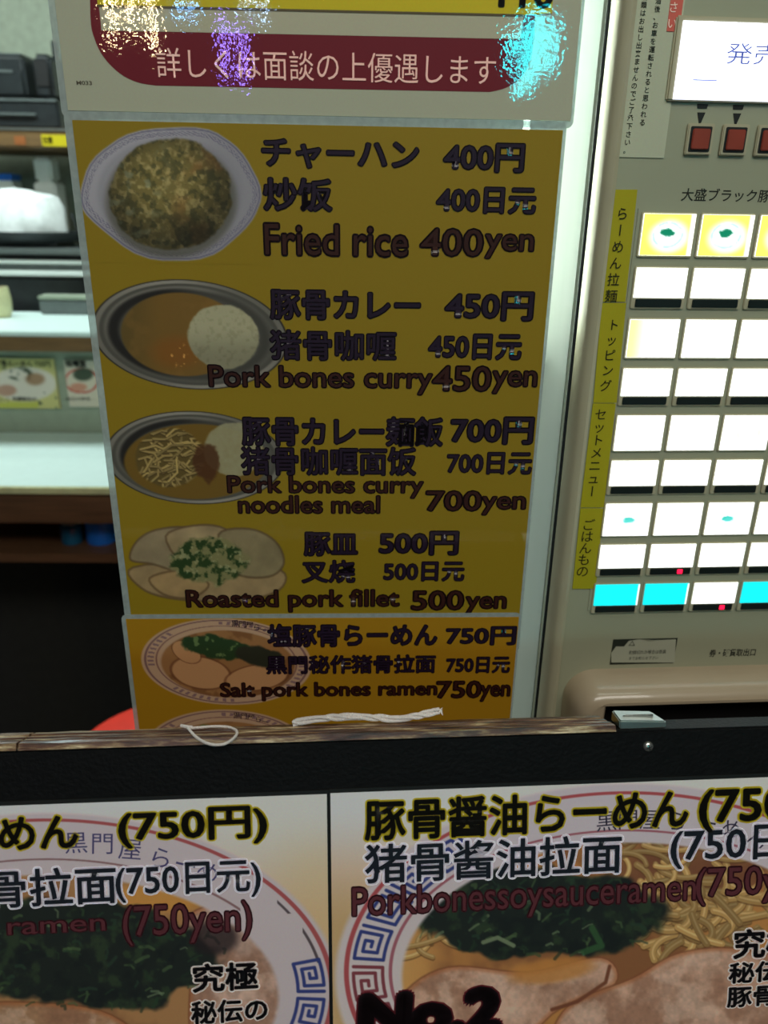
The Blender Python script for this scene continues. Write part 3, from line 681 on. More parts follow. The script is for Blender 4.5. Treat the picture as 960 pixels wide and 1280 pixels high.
# 3. lower yellow menu, in front of the second one
b3 = -.0004
YE2 = (128, 92, 14)
zC1 = SH.loc(160, 774, b3)[1]
t, uC0, uC1 = sheet('lower yellow menu sheet with white ramen bowls, its foot behind the wooden rail', (158, 780), (648, 780), zC1, zC1-.40, b3, YE2, .0034)
def ramen_small(X, Y, cx, cy, top=False):
    g = np.full((len(X), 3), YE2, float); r = ell(X, Y, cx, cy, 107, 54, 3)
    bw = np.full((len(X), 3), (148., 118, 94)); bw = over(bw, (84, 58, 60), (1-sst(np.abs(r-.95), .006, .02))*.8); bw = over(bw, (84, 50, 50), (1-sst(np.abs(r-.82), .004, .014))*.7)
    ang = np.arctan2((Y-cy)*2, X-cx); bw = over(bw, (70, 48, 66), ((r > .85) & (r < .925) & (np.sin(ang*60) > .1) & (np.abs(np.sin(ang*2.0+.9)) > .55))*.55)
    g = over2(g, bw, 1-sst(r, .985, 1.01))
    s = ell(X, Y, cx+2, cy+3, 84, 42, 3); so = np.full((len(X), 3), (122., 84, 50)); so = over(so, (92, 58, 32), sst(fbm(X, Y, 18), .5, .65)*.7)
    for a, b, c, d, ro in ((-32, 14, 38, 20, 10), (38, 20, 40, 16, -8), (-50, -12, 20, 12, 30)):
        e = ell(X, Y, cx+a, cy+b, c, d, ro); so = over(so, (150, 108, 72), 1-sst(e, .9, 1)); so = over(so, (84, 48, 30), (1-sst(np.abs(e-1), .02, .07))*.6)
    gr = ell(X, Y, cx-12, cy-18, 46, 15, 8)+.5*(fbm(X, Y, 11)-.5); k = np.full((len(X), 3), (30., 46, 24)); k = over(k, (76, 92, 54), sst(fbm(X, Y, 7), .58, .72))
    so = over2(so, k, 1-sst(gr, .85, 1.05)); gr = ell(X, Y, cx+42, cy-6, 34, 13, 12)+.4*(fbm(X, Y, 12)-.5); so = over(so, (34, 34, 24), 1-sst(gr, .8, 1.05))
    return over2(g, so, 1-sst(s, .97, 1.02))
pic(t, 'dish_picture', 'printed white bowl of salt pork-bone ramen', lambda X, Y: ramen_small(X, Y, 283, 827), 170, 774, 392, 884, b3, clamp=uC0)
pic(t, 'dish_picture', 'printed second ramen bowl, only its rim showing above the rail', lambda X, Y: ramen_small(X, Y, 287, 941), 180, 886, 394, 960, b3, clamp=uC0)
bb = b3
GR = [(298, 779, 2), (307, 780, -3), (316, 781, -7), (325, 784, -12), (333, 787, -17)]
glyph_run(t, SH, bb-.0002, '黒門屋らー', [(x-4, y) for x, y, a in GR], 9, (40, 24, 30), GS, 'rim_lettering', PRINT, [a for *_, a in GR], .01)
glyph_run(t, SH, bb-.0002, '黒門屋らー', [(x-2, y+115) for x, y, a in GR], 8, (40, 24, 30), GS, 'rim_lettering', PRINT, [a for *_, a in GR], .01)
S('塩豚骨らーめん', 336, 781, 545, 808, KJ); S('750円', 558, 784, 643, 806, KT, name='price_lettering')
S('黒門秘作猪骨拉面', 334, 820, 543, 842, KT); S('750日元', 558, 822, 636, 841, KT, name='price_lettering')
S('Salt pork bones ramen', 277, 854, 545, 876, EN); S('750', 546, 852, 600, 872, NU, name='price_lettering'); S('yen', 600, 857, 636, 876, NU, name='price_lettering')

# ------------------------------------------------------------------ ticket machine
GM = 2.0
uM0 = MA.loc(672, 890)[0]; uM1 = uM0+.62
t = Thing('ticket_machine', 'beige meal ticket vending machine with rows of glowing menu buttons', 'ticket machine', MA, ((uM0+uM1)/2, .12, 0))
B('cabinet', uM0+.001, uM1, .012, .45, 0, 1.86, 'beige_trim', t, .006)
def edge_u(x, y): return MA.loc(x, y)[0]
uF = edge_u(786, 60)
# rounded upright trim on the left, with a groove beside the face
rings = []
prof = [(0, .0125), (0, -.004), (.002, -.011), (.006, -.0145), (.011, -.0155), (.015, -.0135), (.0165, -.008), (.0170, -.003), (.019, -.003), (.019, .0125)]
w0 = (uF-uM0)/.019
loft('side_trim', [[(uM0+p*w0, b, z) for p, b in prof] for z in (.02, 1.86)], 'beige_trim', t, True, True, True)
B('face_panel', uF-.0005, uM1-.02, -.0005, .0125, .3, 1.84, 'beige_face', t)
def mr(x0, y0, x1, y1, d=0):
    u0, z1 = MA.loc(x0, y0, d); u1, z0 = MA.loc(x1, y1, d); return min(u0, u1), max(u0, u1), z0, z1
# big screen
u0, u1, z0, z1 = mr(851, 27, 847, 125, -.001); u0 = MA.loc(851, 27)[0]
B('screen_frame', u0-.004, u0+.215, -.0035, -.0004, z0-.0008, z1+.003, 'beige_trim', t, .001)
o = ink_box('screen', u0, u0+.21, -.0042, -.0034, z0, z1, lin((236, 240, 255))*1.5, BACKLIT, t); o['label'] = 'white lit display of the machine'
text(t, MA, -.0043, '発売中', 906, 53, 1004, 80, [(-.006, (70, 84, 150))], 1, material=BACKLIT, name='screen_lettering')
band('screen_line', [(866, 99), (866, 100.5), (896, 101.5), (896, 100)], (120, 130, 190), 1, t, -.0043, 1, BACKLIT, MA)
# notice paper with two upright lines
u0, z1 = MA.loc(800, 10); uR_ = MA.loc(829, 197)[0]; uL_ = MA.loc(769, 196)[0]; z0 = MA.loc(800, 197)[1]
N0 = ink_box('paper_notice', uL_, uR_, -.0012, -.0004, z0, z0+.22, lin((176, 180, 156))*1.35, PAPER, t); N0['label'] = 'white paper with upright lines of small writing'
NP = (N0, t)
uo, zo = MA.loc(822, -20)
ra, rb_ = MA.loc(837, 20)[0], MA.loc(846, 40)[0]
o = ink_box('red_heading', MA.loc(832, 40)[0], MA.loc(848, 38)[0], -.0016, -.0011, MA.loc(838, 40)[1], z0+.215, lin((190, 92, 80))*1.5, PAPER, t)
glyph_run(t, MA, -.0017, 'ださい', [(844, -9), (842, 9), (840, 29)], 15, (236, 216, 200), 1.4, 'notice_lettering')
s1 = '酒後、お車を運転されると思われる'; glyph_run(t, MA, -.0013, s1, line_pts(len(s1), 823, 1, 803, 153), 9.0, (34, 38, 30), 1, 'notice_lettering', None, None, .012)
s1 = '酒類はお出し出来ませんのでご了承下さい。'; glyph_run(t, MA, -.0013, s1, line_pts(len(s1), 806, -4, 783, 188), 9.0, (34, 38, 30), 1, 'notice_lettering', None, None, .012)
# arrows and square red buttons
for k in range(5):
    u, z = MA.loc(877, 135); u += k*.0243*.97
    pts = [(-.0036, .0022), (.0036, .0022), (.0031, -.0004), (-.0031, -.0004)]; tri = [(-.0026, -.0026), (.0026, -.0026), (.0, -.0106)]
    prism('arrow_bar', [(u+a, z+b) for a, b in pts], -.0009, -.0004, 'seam_black', t); prism('arrow', [(u+a, z+b) for a, b in tri], -.0009, -.0004, 'seam_black', t)
    u, z = MA.loc(872.5, 174.5); u += k*.0232
    fr_ = prism('coin_button', rrect(u-.0088, u+.0088, z-.0092, z+.0092, .0012, 3), -.003, -.0004, 'beige_trim', t, .0006)
    fr_['label'] = 'square red button in a pale bezel'
    rc = prism('button_recess', rrect(u-.0070, u+.0070, z-.0074, z+.0074, .0008, 3), -.0033, -.0029, 'seam_black', (fr_, t)); 
    prism('red_cap', rrect(u-.0058, u+.0058, z-.0060, z+.0060, .0012, 3), -.0046, -.0032, 'red_button', (fr_, t), .0005)
text(t, MA, -.0005, '大盛ブラック豚骨', 851, 235, 977, 251, [(.012, (44, 46, 38))], 1, material=PAPER, name='heading_lettering')
# yellow category strips
strips = [('らーめん拉麺', 235, 377, (778, 267), (764, 370)), ('トッピング', 378.5, 503, (767, 406), (757, 482)), ('セットメニュー', 504, 634, (751, 518), (740, 614)), ('ごはんもの', 635.5, 734, (735.5, 656), (728, 714))]
SP = [((766, 237), (796, 237), (781, 377), (752, 377)), ((751.5, 378.5), (782, 378.5), (770, 503), (741, 503)), ((740.5, 504), (769, 504), (754, 633.5), (725, 633.5)), ((725, 635), (753.5, 635), (744, 735), (715, 735))]
for k, (s, ya, yb_, p0, p1) in enumerate(strips):
    P4 = [MA.loc(*q) for q in SP[k]]
    o = prism('category_strip', P4, -.0012-.0001*k, -.0004, PAPER, t); set_ink(o.data, lin((168, 160, 30))*1.2); o['label'] = 'yellow sticker with upright writing'
    glyph_run(t, MA, -.0016, s, line_pts(len(s), *p0, *p1), 17 if k == 0 else 15.5, (46, 44, 20), 1, 'category_lettering', None, None, .006)
# button field
ub0, pu, zb0, pz = .1685, .0403, 1.4508, .03417
nc = 7
B('button_bed', ub0-.0035, ub0+nc*pu, -.0012, -.0004, zb0-8*pz-.0235, zb0+.003, 'beige_face', t)
CY = (0, 235, 235)
def bowlpic(kind):
    def f(X, Y, u, z):
        cu, cz = (u.min()+u.max())/2, (z.min()+z.max())/2; x = (u-cu)*1000; y = -(z-cz)*1000
        if kind[0] == 'y':
            g = np.full((len(x), 3), (238., 236, 96)); g = over(g, (255, 255, 215), 1-sst(ell(x, y, 1, 1, 17, 13), .6, 1.0))
            r = ell(x, y, 0, 0, 10.5, 8.2); g = over(g, (250, 255, 255), 1-sst(r, .95, 1.03)); g = over(g, (150, 200, 190), (1-sst(np.abs(r-.93), .04, .13))*.8*sst(fbm(x+kind[1]*9, y, 4), .3, .5))
            g = over(g, (10, 110, 80), (1-sst(ell(x, y, -.5, -1.5, 5.2, 2.9)+.6*(fbm(x+kind[1]*5, y, 2.5)-.5), .75, 1.05)))
            g = over(g, (255, 255, 255), sst(x, 14, 15.2)*.8)
        elif kind[0] == 'l':
            g = np.full((len(x), 3), (255., 255, 246)); g = over(g, (244, 244, 150), (1-sst(x+16, 0, 14)))
        elif kind[0] == 'g':
            g = np.full((len(x), 3), (252., 255, 255)); g = over(g, (20, 165, 150), (1-sst(ell(x, y, kind[1], 0, 5.5, 2.3)+.8*(fbm(x+kind[2]*7, y, 2.5)-.5), .7, 1.05))*.9)
            g = over(g, (140, 215, 215), (1-sst(ell(x, y, kind[1]+1, 1.5, 9, 4)+.5*(fbm(x, y, 4)-.5), .5, 1.0))*.35)
        elif kind[0] == 'p':
            g = np.full((len(x), 3), (255., 255, 255)); r = ell(x, y, 2, 0, 9, 6.5); g = over(g, (206, 214, 196), (1-sst(np.abs(r-.9), .04, .16))*(fbm(x, y, 3) > .5)); g = over(g, (236, 196, 160), (1-sst(ell(x, y, 2, 2, 3, 1.5), .6, 1))*.4)
        else: g = np.full((len(x), 3), (250., 255, 255))
        return g
    return f
PK = {0: [('y', 0), ('y', 3), ('y', 5), ('y', 9)], 2: [('l',), ('w',), ('g', 8, 1), ('g', 0, 2)], 4: [('w',), ('w',), ('p',), ('w',)], 6: [('g', 1, 3), ('w',), ('g', -1, 6), ('g', 4, 4)]}
WH = lin((250, 255, 252))
for r in range(9):
    pict = r % 2 == 0 and r < 8
    for c in range(nc):
        u = ub0+c*pu; z = zb0-r*pz; wdt = pu-.0048; hgt = .0262 if pict else .0258
        if r == 8: hgt = .0245
        cell = prism('picture_button' if pict else 'price_button', rrect(u-.0012, u+wdt+.0012, z-hgt-.0014, z+.0012, .0015, 3), -.0026, -.0011, 'beige_trim', t, .0004)
        zbot = z-hgt if pict else z-hgt+.0062
        colr = lin((20, 214, 222))*1.15 if (r == 8 and c != 2) else WH*1.35
        k = PK.get(r, [None])[c % 4] if pict else None
        if k is not None and k[0] != 'w':
            ink_box('lit_window', u, u+wdt, -.0034, -.0025, zbot, z, WH*1.3, BACKLIT, (cell, t))
            grid_print('lit_picture', MA, axis(u+.0002, u+wdt-.0002, .0008), axis(z-.0002, zbot+.0002, .0008), -.0035, bowlpic(k), 1.2, BACKLIT, (cell, t))
        else:
            o = ink_box('lit_window', u, u+wdt, -.0034, -.0025, zbot, z, colr, BACKLIT, (cell, t))
            if r == 8 and c != 2: o['label'] = 'cyan lit window'
            if r == 8 and c != 2: ink_box('white_edge', u+wdt-.0012, u+wdt, -.0036, -.0033, zbot, z, WH, BACKLIT, (cell, t))
        if not pict:
            B('black_bar', u+.0018, u+wdt-.0012, -.0037, -.0025, z-hgt, z-hgt+.0054, 'dark_bar', (cell, t), .0004)
            if (r, c) in ((7, 1), (8, 2)):
                B('red_led', u+wdt*.66, u+wdt*.66+.0042, -.0043, -.0036, z-hgt+.0008, z-hgt+.0046, glow('led_red', (255, 20, 60), 2.2), (cell, t), .0003)
# stickers and small print under the field
u0, u1, z0, z1 = mr(763, 798, 845, 829); u0 = MA.loc(762, 828)[0]; u1 = MA.loc(846, 800)[0]
st = ink_box('cloud_sticker', u0, u1, -.0010, -.0004, MA.loc(800, 829)[1], MA.loc(800, 798)[1], lin((44, 50, 42)), PAPER, t); st['label'] = 'small worn sticker with a pale cloud'
cl = [(764, 828), (764, 816), (770, 808), (780, 808), (786, 801), (799, 799), (812, 802), (822, 800), (845, 799), (843, 828)]
band('cloud_shape', cl, (150, 152, 134), 1, t, -.0010, 1.5, PAPER, MA)
glyph_run(t, MA, -.0013, '△', [(790, 804)], 8, (60, 66, 60), 1, 'sticker_lettering')
text(t, MA, -.0012, '釣銭切れの場合は係員', 786, 813, 832, 818, [(.0, (50, 54, 48))], 1, material=PAPER, name='sticker_lettering')
text(t, MA, -.0012, 'までお知らせ下さい', 786, 821, 822, 825, [(.0, (70, 74, 68))], 1, material=PAPER, name='sticker_lettering')
text(t, MA, -.0005, '券・硬貨取出口', 886, 812, 943, 821, [(.02, (34, 36, 30))], 1, material=PAPER, name='small_lettering')
# take-out tray: rounded hood with a dark opening
dz = -.034
zTop = MA.loc(850, 833, 0)[1]; uTL = MA.loc(721, 880, dz)[0]; uTR = uM1-.05
zo1 = min(MA.loc(850, 866, dz)[1], zTop-.012); uo0 = MA.loc(757, 890, dz)[0]; zo0 = zo1-.16; zBt = zo0-.03
O_ = lambda ins, b, r: [(x, b, z) for x, z in rrect(uTL+ins, uTR-ins, zBt+ins, zTop-ins, max(r-ins, .002), 8)]
I_ = lambda ins, b: [(x, b, z) for x, z in rrect(uo0-ins, uTR-.03+ins, zo0-ins, zo1+ins, .003, 8)]
loft('tray_hood', [O_(0, -.0003, .024), O_(0, dz*.35, .024), O_(.0015, dz*.62, .024), O_(.0045, dz*.84, .024), O_(.009, dz*.96, .024), O_(.013, dz, .024), I_(.0015, dz), I_(0, dz+.0015), I_(0, -.0005)], 'bezel_plastic', t)
B('opening', uo0-.001, uTR-.029, -.0022, -.0005, zo0-.001, zo1+.001, 'dark_recess', t)
loft('inner_chute', [I_(-.001, -.016), I_(-.012, -.0024)], 'dark_recess', t, False, True, False)

# ------------------------------------------------------------------ low black board in front, its worn wooden rail, posters
zR = BO.loc(300, 929)[1]+.004
RD = BO.floor(300, 906, zR)[1]/.025
uBw = BO.loc(770, 911)[0]
t = Thing('display_board', 'low black board with a worn wooden top rail, carrying the two ramen posters', 'board', BO, (0, .012, 0))
B('panel', -.9, .9, 0, .025*RD-.001, 0, zR-.004, 'black_board', t, .0012)
for su_ in (-.8, .8):
    top = BO.world(su_, .02, zR-.12); ft = top+np.array([0, .34, 0]); ft[2] = .012
    tube('rear_leg', [BO.inv(top), BO.inv(ft)], .012, 'black_board', t, 10)
us = BO.loc(21, 928)[0]
def plank(u0, u1, cut0=0, cut1=0):
    bs = [0, .0012, .004, .0052, .0064, .0095, .0108, .012, .0152, .0165, .0178, .0215, .0238, .025]
    zs = [0, .0046, .0050, .0042, .0051, .0050, .0042, .0051, .0049, .0041, .0052, .0051, .0047, 0]
    n = max(2, int((u1-u0)/.012)); rings = []
    for i in range(n+1):
        f = i/n; ring = []
        for b, h in zip(bs, zs):
            u = u0+(u1-u0)*f
            if i == 0: u += cut0*(b/.025)
            if i == n: u += cut1*(b/.025)
            jit = (vnoise(np.array([u*180.]), np.array([b*4000.]))[0]-.5)*.0006 if h > 0 else 0
            ring.append((u, b*RD-.0006+jit*.5, zR-.004+h*.78+jit))
        rings.append(ring)
    loft('rail_plank', rings, 'worn_rail_wood', t, True, True, False)
plank(-.9, us-.0006, 0, .004); plank(us+.0006, uBw, .004, -.006)
u, z = BO.loc(810, 933)
sc = lathe('screw', [(.0001, 0), (.0032, 0), (.0032, .0004), (.0024, .0014), (.0006, .0018), (.0001, .0018)], 0, 0, 'screw_metal', t, 20)
sc.data.transform(Matrix.Translation((u, 0, z)) @ Matrix.Rotation(math.radians(90), 4, 'X') @ Matrix.Translation(tuple(t.base)) ); sc.data.transform(Matrix.Translation(tuple(-t.base)))
sc['label'] = 'cross-head steel screw'
for a in (20, 110):
    o = B('screw_slot', -.0017, .0017, -.00022, .00022, .0013, .0020, 'seam_black', (sc, t)); o.data.transform(Matrix.Translation((u, 0, z)) @ Matrix.Rotation(math.radians(90), 4, 'X') @ Matrix.Rotation(math.radians(a), 4, 'Z') @ Matrix.Translation(tuple(t.base))); o.data.transform(Matrix.Translation(tuple(-t.base)))
# metal bracket on the board's top
u0 = BO.loc(777, 908)[0]; u1 = BO.loc(836, 907)[0]
tb = Thing('metal_bracket', 'small bright metal bracket on top of the black board, right of the wooden rail', 'bracket', BO, ((u0+u1)/2, .014, zR-.004))
bm = bmesh.new(); zq = zR-.004
P = [(u0, min(.003, 1), zq), (u1, min(.003, 1), zq), (u1, .020*RD+.003, zq), (u0, .020*RD+.003, zq)]; Q = [(u0, min(.003, 1), zq+.0052), (u1, min(.003, 1), zq+.0040), (u1-.004, .020*RD+.003, zq+.0052), (u0+.0005, .020*RD+.003, zq+.0065)]
a = [bm.verts.new(p) for p in P]; b = [bm.verts.new(p) for p in Q]; bm.faces.new(a[::-1]); bm.faces.new(b)
for i in range(4): bm.faces.new((a[i], a[(i+1) % 4], b[(i+1) % 4], b[i]))
bm_obj('bracket_body', bm, 'steel', tb, True, .0007)
B('ridge', u0+.004, u1-.006, .011*RD, .0125*RD, zq+.0045, zq+.0066, 'chrome', tb, .0003)

def poster(label, x0, y0, x1):
    b = -.0014
    u0, z1 = BO.loc(x0, y0, b); u1 = u0+x1 if x1 > 0 else u0; u0 = u0 if x1 > 0 else u0+x1
    t = Thing('ramen_poster', label, 'poster', BO, ((u0+u1)/2, b, z1-.28), group=None)
    B('laminate_border', u0-.0009, u1+.0009, b+.0004, -.00005, z1-.281, z1+.0022, 'seam_black', t)
    return t, b, u0, u1, z1
GP = 1.85
def key_ring(g, X, Y, cx, cy, ra, rb, cells, wpx=2.1):
    """square spirals printed between two rings of the bowl"""
    for a0, a1, colr in cells:
        def P(s, q):      # s along the ring 0..1, q across 0..1
            a = math.radians(a0+(a1-a0)*s); A = ra[0]+(rb[0]-ra[0])*q; Bq = ra[1]+(rb[1]-ra[1])*q; return (cx+A*math.cos(a), cy-Bq*math.sin(a))
        path = [(.02, .02), (.02, .98), (.95, .98), (.95, .02), (.2, .02), (.2, .74), (.74, .74), (.74, .26), (.42, .26), (.42, .5), (.58, .5)]
        pts = []
        for p, q in zip(path, path[1:]):
            for k in range(4): pts.append(P(p[0]+(q[0]-p[0])*k/4, p[1]+(q[1]-p[1])*k/4))
        pts.append(P(*path[-1])); g = stroke(g, X, Y, pts, wpx, colr, 1.6)
    return g
def noodles(g, X, Y, cx, cy, rx, ry, n, seed, w=3.6):
    rr = np.random.default_rng(seed)
    for i in range(n):
        a = rr.random()*6.28; r = math.sqrt(rr.random()); x, y = cx+rx*r*math.cos(a), cy+ry*r*math.sin(a); th = rr.random()*6.28; pts = []; k = (rr.random()-.5)*.9
        for j in range(7): pts.append((x, y)); x += 11*math.cos(th); y += 6.5*math.sin(th); th += k
        p = [tuple(q) for q in catmull(pts, 3)]; br = .8+.4*rr.random()
        g = stroke(g, X, Y, [(a_, b_+1.8) for a_, b_ in p], w, (84, 54, 30), 2, .65)
        g = stroke(g, X, Y, p, w, np.array((150, 116, 70))*br, 1.8); g = stroke(g, X, Y, [(a_, b_-1) for a_, b_ in p], 1.2, np.array((180, 150, 104))*br, 1.6, .7)
    return g
def meat(g, X, Y, pts, colr):
    sp = smooth_poly(pts, 6); a = poly_in(X, Y, sp, 2); n = fbm(X, Y, 60, 5); m = np.full((len(X), 3), colr, float)*(.9+.22*n)[:, None]
    m = over(m, (126, 86, 66), sst(fbm(X+200, Y+30, 40, 6), .46, .72)*.6); m = over(m, (200, 168, 150), sst(fbm(X+60, Y+230, 22, 5), .52, .7)*.45); m = m*(.9+.2*fbm(X+9, Y+5, 5, 2))[:, None]; d = seg(X, Y, sp+[sp[0]]); m = over(m, (150, 86, 48), (1-sst(d, 2, 9))*.6); m = over(m, (96, 52, 32), (1-sst(d, .5, 2.6))*.7)
    return over2(g, m, a)
def greens(g, X, Y, cx, cy, rx, ry, rot, seed, bits=60):
    r = ell(X, Y, cx, cy, rx, ry, rot)+.55*(fbm(X+seed*31, Y, 46)-.5); m = np.full((len(X), 3), (26., 31, 28))
    m = over(m, (44, 58, 38), sst(fbm(X+seed*3, Y+8, 16), .5, .72)*.7); m = over(m, (20, 24, 24), sst(fbm(X, Y+seed*13, 24), .5, .7)*.7)
    g = over2(g, m, 1-sst(r, .9, 1.02)); rr = np.random.default_rng(seed)
    for i in range(bits):
        a = rr.random()*6.28; q = math.sqrt(rr.random())*.95; x, y = cx+rx*q*math.cos(a), cy+ry*q*math.sin(a); th = rr.random()*3.1; l = 6+rr.random()*16
        p = [(x, y), (x+l*.5*math.cos(th)+2, y+l*.3*math.sin(th)-2), (x+l*math.cos(th), y+l*.6*math.sin(th))]
        g = stroke(g, X, Y, p, .8+1.5*rr.random(), [(50, 68, 42), (66, 84, 54), (96, 110, 82), (36, 56, 38), (34, 48, 34), (30, 44, 32), (38, 56, 42)][rr.integers(7)], 2.0, .65)
    return g
def bgfade(X, Y, lx, w):
    g = np.full((len(X), 3), (205., 188, 190)); k = sst(Y, 1000, 1170); return over(over(g, (172, 138, 92), k*.9), (202, 186, 180), sst(X-lx, w*.3, w)*(.7-.5*k))
def right_poster(X, Y):
    cx, cy = 785, 1215; g = bgfade(X, Y, 415, 300); ro = ell(X, Y, cx, cy, 352, 224); ri = ell(X, Y, cx, cy, 297, 177)
    bowl = 1-sst(ell(X, Y, cx+2, cy+6, 369, 242), .985, 1.01); wcol = np.full((len(X), 3), (176., 164, 172)); wcol = over(wcol, (206, 190, 180), sst(Y, 1000, 1250)*.3); g = over2(g, wcol, bowl*.95)
    g = over(g, (150, 62, 66), (1-sst(np.abs(ro-1)*290, 1.6, 3.4))*.95); g = over(g, (136, 70, 82), (1-sst(np.abs(ri-1)*230, .9, 2.4))*.9)
    g = key_ring(g, X, Y, cx, cy, (344, 216), (306, 185), [(128, 138, (46, 54, 108)), (139.5, 150, (46, 54, 108)), (151.5, 162, (46, 54, 108)), (164, 176, (46, 54, 108)), (178, 190, (112, 52, 60)), (192, 204, (112, 52, 60))])
    s = 1-sst(ell(X, Y, cx+4, cy+6, 287, 168), .985, 1.01); so = np.full((len(X), 3), (164., 112, 62)); so = over(so, (104, 64, 44), sst(fbm(X, Y, 70), .42, .66)*.7); so = over(so, (196, 146, 84), (1-sst(X, 500, 575))*.8)
    so = over(so, (96, 58, 44), (1-sst(ell(X, Y, 850, 1090, 120, 46), .5, 1.1))*.7)
    so = noodles(so, X, Y, 868, 1138, 100, 46, 90, 5, 4.2); so = noodles(so, X, Y, 548, 1150, 26, 34, 7, 8, 3.)
    so = noodles(so, X, Y, 820, 1066, 84, 14, 16, 12, 3.)
    so = meat(so, X, Y, [(470, 1310), (500, 1245), (560, 1208), (660, 1214), (752, 1196), (770, 1230), (700, 1262), (640, 1300)], (178, 140, 120))
    so = meat(so, X, Y, [(690, 1290), (716, 1252), (790, 1222), (850, 1190), (930, 1186), (1010, 1220), (1040, 1320), (700, 1320)], (174, 136, 116))
    so = over(so, (170, 112, 56), (1-sst(ell(X, Y, 690, 1213, 62, 18, -8), .6, 1.1))*.8)
    so = greens(so, X, Y, 672, 1142, 172, 56, 2, 3, 90)
    so = stroke(so, X, Y, [(604, 1178), (622, 1172), (642, 1182)], 2.6, (112, 124, 94), 2.5, .8); so = stroke(so, X, Y, [(740, 1160), (752, 1182), (730, 1190)], 4, (46, 78, 46), 3, .8)
    so = stroke(so, X, Y, [(690, 1262), (722, 1252), (757, 1228), (762, 1208)], 2.2, (104, 60, 42), 2.5)
    return over2(g, so, s)
def left_poster(X, Y):
    cx, cy = 60, 1240; g = bgfade(X, Y, 0, 360); g = over(g, (196, 164, 120), sst(X, 300, 400)*sst(Y, 1010, 1100)*.5)
    ro = ell(X, Y, cx, cy, 355, 215); ri = ell(X, Y, cx, cy, 306, 166)
    bowl = 1-sst(ell(X, Y, cx, cy+4, 366, 228), .985, 1.01); g = over2(g, np.full((len(X), 3), (176., 162, 168)), bowl*.95)
    g = over(g, (146, 66, 68), (1-sst(np.abs(ro-1)*280, 1.6, 3.4))*.95)
    g = over(g, (110, 72, 74), (1-sst(np.abs(ri-1)*225, .8, 2.2))*.8*(X < 300))
    g = over(g, (52, 40, 44), (1-sst(np.abs(ell(X, Y, cx, cy, 344, 204)-1)*270, .8, 2.2))*((X > 346) & (Y < 1142) | (X > 378))*(Y < 1204)*.8)
    g = key_ring(g, X, Y, cx, cy, (346, 207), (312, 175), [(-14, -2, (46, 54, 108)), (0, 12, (46, 54, 108)), (-28, -16, (112, 52, 60))])
    s = 1-sst(ell(X, Y, cx-4, cy+6, 292, 152), .985, 1.015); so = np.full((len(X), 3), (150., 108, 70)); so = over(so, (180, 124, 60), (1-sst(ell(X, Y, 200, 1122, 90, 22), .5, 1.1))*.9); so = over(so, (100, 64, 44), sst(fbm(X, Y, 60), .5, .7)*.6)
    so = meat(so, X, Y, [(230, 1150), (290, 1126), (350, 1150), (388, 1210), (380, 1290), (250, 1310), (236, 1220)], (168, 136, 122))
    so = meat(so, X, Y, [(-40, 1262), (40, 1252), (140, 1268), (190, 1330), (-40, 1330)], (150, 112, 84))
    so = greens(so, X, Y, 88, 1192, 208, 72, 4, 6, 110); so = over(so, (34, 26, 28), (1-sst(ell(X, Y, 268, 1172, 36, 26), .6, 1.05))*.8)
    return over2(g, over2(so, so, s), s)
HAL = [(.068, (184, 166, 34)), (.026, (22, 18, 12))]; WHH = [(.07, (226, 220, 230)), (.016, (18, 22, 30))]; MRN = [(.045, (58, 20, 28)), (.004, (76, 34, 40))]
WB = [(.085, (220, 208, 204)), (.028, (22, 18, 22))]
